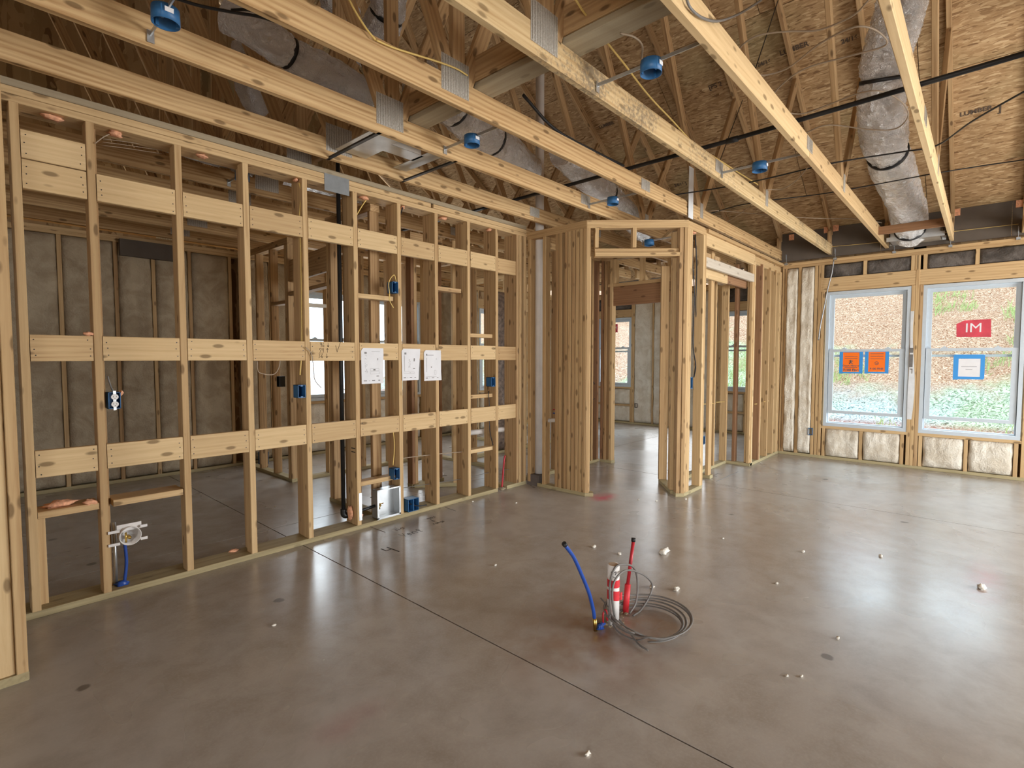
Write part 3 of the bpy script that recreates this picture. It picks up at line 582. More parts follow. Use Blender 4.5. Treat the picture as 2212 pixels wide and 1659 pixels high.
# ---- text on the glass
def text(name, body, o, ux, uy, size, m, parent=None, bold=0.0, al='CENTER', **k):
    c = bpy.data.curves.new(name, 'FONT'); c.body = body; c.size = size; c.align_x = al; c.align_y = 'CENTER'; c.offset = bold; c.extrude = .0003
    tmp = bpy.data.objects.new(name, c); COL.objects.link(tmp); me = bpy.data.meshes.new_from_object(tmp); bpy.data.objects.remove(tmp)
    me.materials.clear(); me.materials.append(m if not isinstance(m, str) else M[m]); ob = bpy.data.objects.new(name, me); COL.objects.link(ob)
    ux, uy = Vector(ux).normalized(), Vector(uy).normalized(); z = ux.cross(uy); o = Vector(o)-(wloc(parent) if parent else Vector())
    if parent: ob.parent = parent
    ob.matrix_local = Matrix(((ux.x, uy.x, z.x, o.x), (ux.y, uy.y, z.y, o.y), (ux.z, uy.z, z.z, o.z), (0, 0, 0, 1))); tag(ob, **k); return ob
def sheet(name, px, m, label, cat, X=XW+.035, th_=.001, group=None):
    """flat sheet stuck on the glass: corners from the photograph on the plane of the pane"""
    pts = [at(x, y, 'X', X) for x, y in px]; r = empty(name, pts[0], label, cat, group)
    MB().poly([tuple(p) for p in pts], (-th_, 0, 0)).build('sheet', m, r); return r
UX, UZ = (0, -1, 0), (0, 0, 1)
def ln(parent, x, y, w, X, h=.003, m='ink'):
    p = at(x, y, 'X', X); MB().box((X-.0006, p.y-w/2, p.z-h/2), (X-.0001, p.y+w/2, p.z+h/2)).build('printed_line', M[m], parent)
XG = XW+.0355
for i, (x0, x1, y0, y1) in enumerate(((1819, 1858, 761, 803), (1874, 1914, 760, 803))):
    lb = ('orange poster with running figure and bold fine, taped in the first window', 'orange poster with a smiling round icon, taped nearer the window mullion')[i]
    r = sheet('poster', [(x0, y0), (x1, y0), (x1, y1), (x0, y1)], M['orange'], lb, 'poster', XG)
    a, b = at(x0, y0, 'X', XG), at(x1, y1, 'X', XG); cy_ = (a.y+b.y)/2; hh = a.z-b.z; X = XG-.0012; tw = abs(a.y-b.y)
    rows = ((('NO PETS', .80, .018, 0), ('Doors Allowed', .30, .030, .0008), ('$100 Fine', .08, .045, .0016)) if i == 0 else (('SMOKING', .90, .022, .0), ('PROHIBITED', .77, .022, 0), ('ON THIS PROPERTY', .62, .019, 0), ('$100 FINE', .14, .034, .001)))
    for t, fz, sz, bd in rows[(1 if i == 0 else 0):] if i == 0 else (rows[3],): text('lettering', t, (X, cy_, b.z+hh*fz), UX, UZ, sz, 'ink', r, bd)
    for fz in ((.78, .68, .22) if i == 0 else (.90, .78, .64)): 
        MB().box((X, cy_-tw*.34, b.z+hh*fz-.003), (X+.0005, cy_+tw*.34, b.z+hh*fz+.003)).build('printed_line', M['ink'], r)
    ic = MB()
    if i == 0: ic.tube([(X, cy_+.004, b.z+hh*.60), (X, cy_, b.z+hh*.48), (X, cy_+.02, b.z+hh*.40)], [.006, .009, .004], 6).tube([(X, cy_+.022, b.z+hh*.55), (X, cy_-.022, b.z+hh*.54)], .004, 6).tube([(X, cy_, b.z+hh*.47), (X, cy_-.02, b.z+hh*.40)], .004, 6)
    else: ic.tube([(X, cy_+.02*math.cos(t_*.5), b.z+hh*.42+.02*math.sin(t_*.5)) for t_ in range(13)], .003, 6, False).tube([(X, cy_-.012+.006*k, b.z+hh*.42-.006*math.sin(k*.8)) for k in range(5)], .003, 6)
    ic.build('icon', M['ink'], r)
    for tx0, tx1, ty0, ty1 in ((x0-5, x1+5, y0-4, y0), (x0-5, x1+5, y1, y1+4), (x0-5, x0+1, y0-4, y1+4), (x1-1, x1+5, y0-4, y1+4)):
        p, q = at(tx0, ty0, 'X', XG-.002), at(tx1, ty1, 'X', XG-.002); dv = .0004 if abs(tx1-tx0) < abs(ty1-ty0) else 0; MB().box((XG-.0022-dv, q.y, q.z), (XG-.0014-dv, p.y, p.z)).build('tape_strip', M['tape'], r)
r = sheet('notice', [(2069, 776), (2121, 774), (2122, 815), (2068, 814)], M['paper'], 'white notice in a blue tape border on the lower pane of the second window', 'notice', XG)
for tx0, tx1, ty0, ty1 in ((2062, 2125, 766, 775), (2060, 2124, 813, 820), (2060, 2069, 768, 820), (2119, 2126, 767, 818)):
    p, q = at(tx0, ty0, 'X', XG-.002), at(tx1, ty1, 'X', XG-.002); dv = .0004 if abs(tx1-tx0) < abs(ty1-ty0) else 0; MB().box((XG-.0022-dv, q.y, q.z), (XG-.0014-dv, p.y, p.z)).build('tape_strip', M['tape'], r)
for x, y, w in ((2093, 792, .14), (2093, 798, .06)): ln(r, x, y, w, XG-.001, .004)
XS = XW+.0675
rs = sheet('sticker', [(2066, 700), (2084, 692), (2141, 689), (2141, 728), (2066, 728)], M['red'], 'red manufacturer sticker with white letters on the upper pane of the second window', 'sticker', XS)
p = at(2103, 709, 'X', XS); text('lettering', 'IM', (XS-.0014, p.y, p.z), UX, UZ, .155, 'paper', rs, 0)
# ---- far insulated wall with windows (X = 9.8) and the step in the outer wall
wf = Wall('wall_far', 'insulated outer wall of the far room with two narrow glimpses of windows', (9.8, 7.1), (9.8, 2.19), (1, 0), D6, 2.745)
TF = lambda y: 7.1-y
wf.tops(); wf.plate(0, 4.91, 0)
def farbay(y0, y1, seed, z0=.045, z1=2.66): wf.batt(TF(y0), TF(y1), z0, z1, seed, bulge=.05)
for y in (7.06, 6.66, 6.42, 5.50, 5.46, 5.02, 4.68, 4.30, 3.98, 3.70, 3.66, 2.74, 2.70, 2.30): wf.stud(TF(y), m='stud')
for k, (a, b) in enumerate(((5.44, 5.04), (5.0, 4.70), (4.66, 4.32), (4.28, 4.0), (3.96, 3.72), (2.68, 2.32), (6.64, 6.44))): farbay(a, b, 50+k)
for y0, y1, k in ((6.40, 5.52, 0), (3.64, 2.76, 1)):
    wf.plate(TF(y0), TF(y1), .74, 'stud', 'window_sill_plate', D6); wf.board(TF(y0), TF(y1), 2.26, 2.42, 'stud', 'header', .03)
    for q in range(2):
        a = y0-.02-q*.44; wf.batt(TF(a), TF(a-.40), .05, .37, 70+k*4+q, ny=10); wf.batt(TF(a), TF(a-.40), .41, .73, 80+k*4+q, ny=10); wf.stud(TF(a-.42), .038, .74, 'stud')
    wf.plate(TF(y0), TF(y1), .37, 'stud', 'blocking_board', D6); wf.batt(TF(y0-.02), TF(y1+.02), 2.43, 2.66, 90+k, 'batt_dark', ny=6)
    w_ = window('window_%d' % (3+k), ('window seen through the inner doorway', 'window glimpsed between the niche studs')[k], (9.81, y0, .775), (0, -1, 0), (1, 0, 0), y0-y1, 1.475, 0.0)
for a, b in ((7.1, 6.4), (5.52, 3.64), (2.76, 2.19)): wf.sheath(TF(a), TF(b), 0, 2.8)
for a, b in ((6.4, 5.52), (3.64, 2.76)): wf.sheath(TF(a), TF(b), 0, .77); wf.sheath(TF(a), TF(b), 2.25, 2.8)
p = at(1330, 709, 'X', 9.84); rs = empty('sticker', p, 'small red sticker on the window seen through the inner doorway', 'sticker')
MB().box((9.838, p.y-.05, p.z-.09), (9.84, p.y+.09, p.z+.09)).build('sheet', M['red'], rs); text('lettering', 'IM', (9.8365, p.y+.02, p.z), UX, UZ, .10, 'paper', rs, 0)
wst = Wall('wall_step', 'outer wall stepping back behind the return studs', (8.34, 2.33), (9.8, 2.33), (0, -1), D6, 2.745)
wst.sheath(0, 1.6, 0, 2.8); wst.tops(); wst.plate(0, 1.46, 0)
for k in range(4): wst.stud(.02+.4*k); 
for k in range(3): wst.batt(.05+.4*k, .39+.4*k, .05, 2.66, 100+k)
# lid and joists over the far room
cj = empty('ceiling', (9.0, 4.7, 3.0), 'joists and strand board deck over the far room', 'ceiling', None, 'structure')
for k in range(7): beam('joist', (8.3, 2.5+.7*k, 2.87), (9.9, 2.5+.7*k, 2.87), T2, CHD, (0, 0, 1), 'pale', cj)
for k in range(2): beam('deck_panel', (9.1, 2.2+2.44*k, 3.02), (9.1, 4.63+2.44*k, 3.02), 1.7, .012, (0, 0, 1), 'osb', cj)
# ---- rear wall (Y = 7.1)
wb = Wall('wall_back', 'insulated rear wall in shade behind the partition', (-4.2, 7.1), (9.8, 7.1), (0, 1), D6, 2.745)
TB = lambda x: x+4.2
wb.tops(); wb.plate(0, 14, 0)
wins = ((3.42, 4.30), (4.62, 5.5), (6.9, 7.8))
bx = [-4.1, -3.3, -2.5, -1.7, -.9, -.5, -.1, .31, .44+.42, 1.33, 1.68, 2.05, 2.50, 2.66, 3.0, 3.38, 4.34, 4.58, 5.54, 5.9, 6.3, 6.7, 6.86, 7.84, 8.3, 8.7, 9.1, 9.5]
for i, x in enumerate(bx):
    wb.stud(TB(x), m='web' if i % 2 else 'stud')
    if i+1 < len(bx) and not any(a-.05 < x < b for a, b in wins):
        x2 = bx[i+1]
        if abs(x-2.50) < .01: continue
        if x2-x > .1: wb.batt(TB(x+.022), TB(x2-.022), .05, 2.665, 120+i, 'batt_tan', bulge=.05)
wb.board(TB(2.52), TB(2.64), 1.55, 1.585, 'stud', 'blocking_board', .05, D4)
for a, b in ((-4.2, 3.42), (4.30, 4.62), (5.5, 6.9), (7.8, 9.8)): wb.sheath(TB(a), TB(b), 0, 2.8)
for k, (a, b) in enumerate(wins):
    wb.sheath(TB(a), TB(b), 0, .77); wb.sheath(TB(a), TB(b), 2.34, 2.8); wb.plate(TB(a-.03), TB(b+.03), .735, 'stud', 'window_sill_plate', D6); wb.board(TB(a-.03), TB(b+.03), 2.335, 2.52, 'stud', 'header', .03)
    window('window_%d' % (5+k), ('rear window glaring between the partition studs, with a red sticker', 'second rear window along from the glaring one', 'rear window furthest along the back wall')[k], (a, 7.11, .775), (1, 0, 0), (0, 1, 0), b-a, 1.56, 0.0)
    for q in range(2): wb.batt(TB(a+.03+.43*q), TB(a+.42+.43*q), .05, .73, 160+2*k+q, ny=10)
p = at(703, 726, 'Y', 7.16); rs = empty('sticker', p, 'red sticker on the glaring rear window', 'sticker'); MB().box((p.x-.03, 7.155, p.z-.13), (p.x+.10, 7.157, p.z+.13)).build('sheet', M['red'], rs)
hb = MB().box((1.36, 7.02, 2.52), (1.95, 7.08, 2.70)).build('header_box', M['soffit'], None, label='dark steel box across the head of the shaded rear wall', cat='box')
wlft = Wall('wall_side', 'plain sheathed outer wall on the unseen side', (-4.4, -4.3), (-4.4, 7.1), (-1, 0), D6, 2.745)
wlft.sheath(0, .5, 0, 2.8); wlft.sheath(2.9, 11.4, 0, 2.8); wlft.sheath(.5, 2.9, 2.35, 2.8)
wfr = Wall('wall_front', 'plain sheathed outer wall behind the viewer', (-4.4, -4.3), (8.3, -4.3), (0, -1), D6, 2.745)
wfr.sheath(0, 7.3, 0, 2.8); wfr.sheath(11.9, 12.8, 0, 2.8); wfr.sheath(7.3, 11.9, 2.35, 2.8)
wsd = Wall('wall_corner', 'outer wall from the window wall to the front', (8.34, -3.6), (8.34, -4.3), (1, 0), .02, 2.745); wsd.sheath(0, .7, 0, 2.8)
# ---- rooms between the partition and the rear wall
w1 = Wall('wall_closet', 'closet wall standing on a dark plate behind the partition', (2.60, 5.70), (2.60, 7.08), (1, 0), D4, 2.72)
w1.tops(-.0, 1.38, 'web'); w1.plate(0, 1.38, 0)
for t, m_ in ((.02, 'web'), (.065, 'stud'), (.46, 'web'), (.86, 'web'), (1.3, 'web')): w1.stud(t, m=m_)
w1.plate(.07, .45, 2.0, 'web', 'shelf_block', D4); w1.plate(.07, .45, 1.45, 'web', 'shelf_block', D4)
w2 = Wall('wall_closet_front', 'front of the closet with a stud lettered in marker', (2.69, 5.70), (4.60, 5.70), (0, 1), D4, 2.72)
w2.tops(m='web'); w2.plate(0, 1.9, 0)
for t, m_ in ((.02, 'web'), (.38, 'stud'), (.80, 'web'), (.84, 'stud'), (1.22, 'stud'), (1.5, 'web'), (1.88, 'stud')): w2.stud(t, m=m_)
w2.board(.04, .80, 2.20, 2.44, 'web', 'header'); w2.board(.04, .36, 1.98, 2.02, 'white', 'header', .045, D4)
w3 = Wall('wall_linen', 'doubled studs on a dark plate just behind the partition', (2.50, 3.90), (2.50, 4.68), (1, 0), D4, 2.72)
w3.tops(m='web'); w3.plate(0, .78, 0)
for t, m_ in ((.03, 'web'), (.36, 'brown'), (.70, 'web'), (.745, 'stud')): w3.stud(t, m=m_)
beam('header', (2.545, 4.68, 2.35), (2.645, 5.72, 2.35), T2, .24, (0, 0, 1), 'web', w3.root); beam('header', (2.545, 4.68, 2.10), (2.645, 5.72, 2.10), D4, T2, (0, 0, 1), 'web', w3.root)
w4 = Wall('wall_chase', 'boxed chase of studs near the middle of the partition', (3.36, 4.50), (3.80, 4.50), (0, 1), D4, 2.72)
w4.tops(m='web'); w4.plate(0, .44, 0); beam('bottom_plate', (3.40, 4.52, .019), (3.75, 4.22, .019), D4, T2, (0, 0, 1), 'treated', w4.root); beam('bottom_plate', (3.75, 4.22, .019), (4.05, 4.48, .019), D4, T2, (0, 0, 1), 'treated', w4.root)
for t, m_ in ((.02, 'brown'), (.06, 'web'), (.21, 'pale'), (.25, 'web'), (.40, 'brown')): w4.stud(t, m=m_)
for x, y, m_ in ((3.74, 4.24, 'stud'), (3.78, 4.22, 'stud'), (4.02, 4.46, 'brown')): beam('stud', (x, y, .04), (x, y, 2.64), T2, D4, (.7, .7, 0), m_, w4.root)
w5 = Wall('wall_corridor', 'corridor studs running back between the chase and the rear windows', (4.60, 4.50), (4.60, 5.66), (1, 0), D4, 2.72)
w5.tops(m='web'); w5.plate(0, 1.16, 0)
for k in range(4): w5.stud(.03+.37*k, m=('pale', 'web')[k % 2])
w6 = Wall('wall_bath', 'pale studs of the bathroom beyond the corridor', (4.9, 5.2), (7.6, 5.2), (0, 1), D4, 2.72)
w6.tops(m='pale'); w6.plate(0, 2.7, 0)
for k in range(8):
    if k not in (3,): w6.stud(.03+.375*k, m=('pale', 'stud')[k % 2])
w6.board(1.1, 1.6, 2.1, 2.30, 'pale', 'header')
w7 = Wall('wall_bath_side', 'side studs of the bathroom by the rear wall', (6.1, 5.3), (6.1, 7.05), (1, 0), D4, 2.72)
w7.tops(m='pale'); w7.plate(0, 1.75, 0)
for k in range(5): w7.stud(.03+.4*k, m='stud')
for k, t in enumerate((.41, .79)): w6.batt(t, t+.335, .05, 2.35, 200+k, 'carton')
# concrete lump at the pantry corner with the vent stack
MB().box((4.315, 3.53, 0), (4.47, 3.70, .12)).build('pipe_sleeve', plain('grout_collar', (.14, .12, .11), .9, 0, .2, .3, 10), None, label='dark concrete collar in the gap of the corner plate', cat='collar')
# ================================================================== THINGS
def tube_obj(name, pts, r, m, parent=None, n=8, sm=6, smooth=True, **k):
    if sm: pts = smooth_path(pts, sm)
    return MB().tube(pts, r, n).build(name, m if not isinstance(m, str) else M[m], parent, smooth, **k)
# ---- round ceiling boxes on bar hangers
def cup(r, h, m, nseg=20, t=.003):
    mb = MB(); 
    for rr, z in ((r, 0), (r*.98, h), (0.001, h), (0.001, h-t), (r-t, h-t), (r-t, 0)):
        for j in range(nseg): a = 2*math.pi*j/nseg; mb.v.append((rr*math.cos(a), rr*math.sin(a), z))
    for i in range(5):
        for j in range(nseg): mb.f.append((i*nseg+j, i*nseg+(j+1) % nseg, (i+1)*nseg+(j+1) % nseg, (i+1)*nseg+j))
    for j in range(nseg): mb.f.append((5*nseg+j, 5*nseg+(j+1) % nseg, (j+1) % nseg, j))
    return mb
def ceiling_box(x, y, z, y0, y1, label, lab=True):
    r = empty('ceiling_box', (x, y, z), label, 'electrical box', 'blue round boxes hung between the trusses')
    o = bpy.data.objects.new('box_body', cup(.053, .062, None).mesh('box_body', M['blue'], True)); COL.objects.link(o); o.parent = r
    for a in (0, 2.1, 4.2): MB().box((x+.045*math.cos(a)-.006, y+.045*math.sin(a)-.006, z+.002), (x+.045*math.cos(a)+.006, y+.045*math.sin(a)+.006, z+.055)).build('screw_post', M['blue'], r)
    MB().box((x-.003, min(y0, y1), z+.045), (x+.003, max(y0, y1), z+.062)).build('hanger_bar', M['ductmetal'], r)
    for yy in (y0, y1): MB().box((x-.014, yy-.002, z+.015), (x+.014, yy+.002, z+.07)).build('mounting_tab', M['ductmetal'], r)
    if lab: MB().box((x-.016, y-.0545, z+.026), (x+.016, y-.052, z+.045)).build('box_label', M['paper'], r, label='small white printed label')
    return r
ceiling_box(.69, 2.60, 2.80, 2.83, 2.26, 'blue round ceiling box cut by the top edge of the picture')
ceiling_box(2.42, 1.27, 2.80, 1.58, 1.0, 'largest blue round ceiling box with a white label, beside the strongback boards')
ceiling_box(2.42, 2.56, 2.80, 2.83, 2.26, 'blue round ceiling box hanging before the bright foil duct')
ceiling_box(4.20, 1.30, 2.80, 1.58, 1.0, 'blue round ceiling box below two crossing webs in the window half')
ceiling_box(4.20, 2.57, 2.80, 2.83, 2.26, 'blue round ceiling box just above the angled doorway head')
ceiling_box(5.25, 2.75, 2.62, 2.83, 2.27, 'small blue ceiling box seen through the gap over the doorway header', False)
ceiling_box(1.62, 5.6, 2.74, 5.9, 5.32, 'blue ceiling box in the dark rear room ceiling', False)
ceiling_box(1.66, 4.40, 2.80, 4.68, 4.11, 'blue ceiling box glimpsed above the upper blocking row', False)
# ---- wall boxes
def wall_box(x, yf, z, label, w=.058, h=.095, d=.075, ux=(1, 0), m='blue', rec=False):
    """open plastic box, mouth towards the viewer; x, yf = middle of its mouth"""
    r = empty('outlet_box', (x, yf, z), label, 'electrical box', 'blue plastic wall boxes'); t = .0035
    u = Vector((ux[0], ux[1], 0)).normalized(); n = Vector((-u.y, u.x, 0)); Mx = Matrix(((u.x, n.x, 0, 0), (u.y, n.y, 0, 0), (0, 0, 1, 0), (0, 0, 0, 1)))
    mb = MB().box((-w/2, 0, -h/2), (-w/2+t, d, h/2)).box((w/2-t, 0, -h/2), (w/2, d, h/2)).box((-w/2, 0, h/2-t), (w/2, d, h/2)).box((-w/2, 0, -h/2), (w/2, d, -h/2+t)).box((-w/2, d-t, -h/2), (w/2, d, h/2)).box((-.008, -.001, h/2-.012), (.008, .03, h/2-t)).box((-.008, -.001, -h/2+t), (.008, .03, -h/2+.012))
    o = bpy.data.objects.new('box_body', mb.mesh('box_body', M[m])); COL.objects.link(o); o.parent = r; o.matrix_local = Mx
    if rec:
        q = MB()
        for zz in (.021, -.021):
            pts = [(.0175*math.cos(a), -.008, zz+.0165*math.sin(a)) for a in [2*math.pi*k/16 for k in range(16)]]; q.poly(pts, (0, .008, 0))
        o = bpy.data.objects.new('receptacle', q.mesh('receptacle', M['outlet'])); COL.objects.link(o); o.parent = r; tag(o, 'white duplex receptacle')
        q = MB()
        for zz in (.021, -.021): q.box((-.008, -.0085, zz-.002), (-.0062, -.0075, zz+.007)).box((.0062, -.0085, zz-.002), (.008, -.0075, zz+.006)).box((-.002, -.0085, zz-.010), (.002, -.0075, zz-.006))
        o2 = bpy.data.objects.new('slots', q.mesh('slots', M['black'])); COL.objects.link(o2); o2.parent = o
        MB().box((x-.007, yf-.004, z-.056), (x+.007, yf, z+.056)).build('mounting_strap', M['ductmetal'], r)
    return r
wall_box(.665, 3.70, 1.15, 'wall box with a white duplex receptacle fitted, on the second stud', rec=True)
tube_obj('cable', [(.64, 3.72, 1.29), (.65, 3.73, 1.25), (.665, 3.74, 1.20)], .004, 'cable_g', None, label='short grey cable entering the top of the receptacle box', cat='cable')
wall_box(1.775, 3.70, 1.15, 'empty blue wall box below the board lettered with numbers')
wall_box(2.605, 3.70, 1.99, 'empty blue wall box high up with a yellow cable looped over it')
wall_box(2.60, 3.70, .40, 'empty blue wall box low down above the steel gas box')
wall_box(3.80, 3.715, 1.15, 'empty blue wall box near the pantry corner of the partition')
wall_box(5.16, 2.21, 1.14, 'blue switch box in the doorway pier fed by black cables', .062, .12)
wall_box(5.70, 3.84, 1.14, 'dark blue switch box beyond the doorway, with a hanging cable', .07, .10)
b_ = at(1521, 951, 'Y', 2.44); wall_box(b_.x, 2.44, b_.z, 'low blue box showing between the pier and the niche studs', .06, .10)
b_ = at(1750, 932, 'X', 8.17); wall_box(8.16, b_.y, b_.z, 'dark box set in the insulation beside the first window', .055, .10, .07, (0, -1))
b_ = at(1374, 876, 'X', 9.76); wall_box(9.75, b_.y, b_.z, 'black box in the far room insulation', .06, .09, .06, (0, -1), 'black')
wall_box(1.63, 5.3, 1.22, 'black box on the far side of the closet wall') if False else None
b_ = at(606, 824, 'X', 2.59); wall_box(2.56, b_.y, b_.z, 'dark blue box on the closet wall seen left of the nearer box', .06, .12, .07, (0, -1), 'black')
b_ = at(572, 990, 'Y', 6.9); wall_box(b_.x, 6.9, b_.z, 'deep blue box low on the shaded rear wall', .10, .16, .08)
# loose blue box lying on the plate
r = empty('loose_box', (2.78, 3.74, .038), 'blue double box lying on the bottom plate beside the steel gas box', 'electrical box')
t = .004; a, b = (2.715, 3.70, .038), (2.83, 3.79, .15)
MB().box(a, (a[0]+t, b[1], b[2])).box((b[0]-t, a[1], a[2]), b).box((a[0], a[1], b[2]-t), b).box(a, (b[0], b[1], a[2]+t)).box((a[0], b[1]-t, a[2]), b).box((2.77, 3.70, .045), (2.776, 3.77, .145)).build('box_body', M['blue'], r)
tube_obj('cable', [(2.66, 3.80, .20), (2.70, 3.78, .16), (2.76, 3.74, .10), (2.82, 3.70, .075), (2.90, 3.68, .07)], .006, 'cable_b', None, label='short black cable passing through the loose blue box', cat='cable')
# ---- steel gas box with valve
r = empty('gas_outlet_box', (2.53, 3.71, .05), 'open galvanised steel box with a brass valve standing on the plate', 'gas box')
x0, x1, y0, y1, z0, z1, t = 2.415, 2.625, 3.705, 3.80, .045, .285, .003
MB().box((x0, y0, z0), (x0+t, y1, z1)).box((x1-t, y0, z0), (x1, y1, z1)).box((x0, y0, z1-t), (x1, y1, z1)).box((x0, y0, z0), (x1, y1, z0+t)).box((x0, y1-t, z0), (x1, y1, z1)).build('steel_box', M['ductmetal'], r)
MB().box((x0-.012, y0-.004, z0-.004), (x1+.012, y0, z0+.012)).box((x0-.012, y0-.004, z1-.004), (x1+.012, y0, z1+.006)).box((x0-.012, y0-.004, z0), (x0+.004, y0, z1)).box((x1-.004, y0-.004, z0), (x1+.012, y0, z1)).build('rim', M['ductmetal'], r)
MB().tube([(2.415, 3.76, .15), (2.47, 3.76, .15)], .012, 10).tube([(2.452, 3.76, .15), (2.452, 3.73, .15)], .009, 8).tube([(2.43, 3.725, .163), (2.475, 3.725, .168)], .005, 8).tube([(2.455, 3.75, .15), (2.455, 3.75, .115)], .006, 8).build('valve', M['brass'], r, True)
p_ = at(742, 1098, 'Y', 3.84); tp = at(716, 400, 'Y', 3.84)
gp = empty('gas_pipe', (p_.x, 3.84, .1), 'black iron gas pipe dropping behind the partition and elbowing to the steel box', 'pipe')
MB().tube([(p_.x, 3.84, .13), (p_.x, 3.84, 3.0)], .0165, 12).build('pipe_length', M['iron'], gp, True)
MB().tube(smooth_path([(p_.x, 3.84, .16), (p_.x, 3.84, .12), (p_.x+.012, 3.836, .105), (p_.x+.05, 3.83, .105)], 4), .024, 12).build('elbow', M['iron'], gp, True)
MB().tube([(p_.x+.03, 3.83, .105), (2.42, 3.76, .15)], .0125, 10).build('pipe_length', M['iron'], gp, True)
# ---- fire foam
def blob(name, p, s, m, label, cat, seed, group=None):
    mb = MB(); n1, n2 = 10, 7; p = Vector(p)
    for j in range(n2+1):
        ph = math.pi*j/n2
        for i in range(n1):
            a = 2*math.pi*i/n1; d = Vector((math.cos(a)*math.sin(ph), math.sin(a)*math.sin(ph), math.cos(ph))); q = 1+.75*noise.noise(d*1.7+Vector((seed*3.3, 0, 0)))+.3*noise.noise(d*5+Vector((seed, 1, 0)))
            mb.v.append((p.x+d.x*s[0]*q, p.y+d.y*s[1]*q, p.z+d.z*s[2]*q))
    for j in range(n2):
        for i in range(n1): mb.f.append((j*n1+i, j*n1+(i+1) % n1, (j+1)*n1+(i+1) % n1, (j+1)*n1+i))
    return mb.build(name, M[m], None, True, label=label, cat=cat, group=group)
for k, (px, py, sx, sz, lb) in enumerate(((118, 262, .05, .012, 'orange foam along the head of the first stud bay'), (248, 288, .035, .014, 'orange foam at the head of the second stud bay, with a white wire'), (436, 345, .035, .008, 'thin orange foam streak at the head of the third bay'), (638, 384, .014, .012, 'orange foam dab where yellow cables enter the plate'), (787, 432, .035, .012, 'orange foam behind the steel mending plate bay'), (868, 453, .014, .014, 'orange foam around a black wire under the plate'), (957, 476, .04, .011, 'orange foam streak in the bay with the loose paper'), (1056, 490, .025, .011, 'orange foam near the pantry corner of the plate'))):
    p = at(px, py, 'Y', 3.76); blob('fire_foam', (p.x, 3.76, 2.688), (sx, .03, sz), 'foam', lb, 'foam', k, 'orange fire foam under the top plate')
blob('fire_foam', (.42, 3.78, .585), (.07, .03, .018), 'foam', 'long orange foam smear on the low shelf block', 'foam', 20)
blob('fire_foam', (.54, 3.73, .575), (.03, .02, .022), 'foam', 'orange foam lump dripping over the low shelf block edge', 'foam', 21)
blob('fire_foam', (.70, 3.72, 1.19), (.010, .012, .016), 'foam', 'orange foam dab beside the receptacle box', 'foam', 22)
blob('fire_foam', (.56, 3.715, 1.53), (.022, .012, .010), 'foam', 'orange foam lump on the middle blocking board of the first bay', 'foam', 23)
p = at(505, 1191, 'Z', .045); blob('fire_foam', (p.x, p.y, .05), (.03, .02, .012), 'foam', 'orange foam crumb on the bottom plate between the third and fourth studs', 'foam', 24)
blob('fire_foam', (2.20, 3.79, .13), (.016, .03, .05), 'foam', 'orange foam around the gas pipe where it enters the stud', 'foam', 25); blob('fire_foam', (2.27, 3.73, .11), (.014, .012, .016), 'foam', 'orange foam dab on the steel nail guard', 'foam', 26)
p = at(1502, 512, 'Y', 2.23); blob('fire_foam', (5.18, 2.235, 2.66), (.035, .03, .014), 'foam', 'red orange foam under the plate of the doorway pier', 'foam', 27)
# ---- round white valve box with blue pipe on the second stud
r = empty('valve_box', (.70, 3.70, .34), 'round white plastic valve box on bracket ears beside the second stud', 'valve box')
mb = cup(.055, .07, None, 24, .004); Rx = Matrix.Translation((.715, 3.695, .345)) @ Matrix.Rotation(R_(-90), 4, 'X'); mb.v = [tuple(Rx @ Vector(v)) for v in mb.v]
mb.build('cup', M['pvc'], r, True)
mb = MB()
for zz in (.385, .31): mb.box((.61, 3.70, zz-.008), (.665, 3.704, zz+.008)).box((.765, 3.70, zz-.004), (.80, 3.704, zz+.012))
mb.box((.655, 3.72, .375), (.775, 3.725, .415)).build('bracket', M['pvc'], r)
MB().tube([(.715, 3.76, .33), (.715, 3.72, .33)], .010, 8).tube([(.70, 3.735, .30), (.70, 3.735, .36)], .006, 8).build('valve', M['brass'], r, True)
MB().tube(smooth_path([(.70, 3.775, .30), (.705, 3.775, .17), (.69, 3.77, .04)], 5), .009, 8).build('supply_pipe', M['bluepex'], r, True)
blob('pipe_wrap', (.68, 3.77, .048), (.032, .025, .02), 'bluepex', 'blue plastic sleeve crumpled where the pipe leaves the plate', 'sleeve', 4)
MB().tube([(.655, 3.79, .04), (.655, 3.79, .42)], .009, 8).build('conduit', M['ductmetal'], None, True, label='thin grey steel conduit beside the round valve box', cat='conduit')
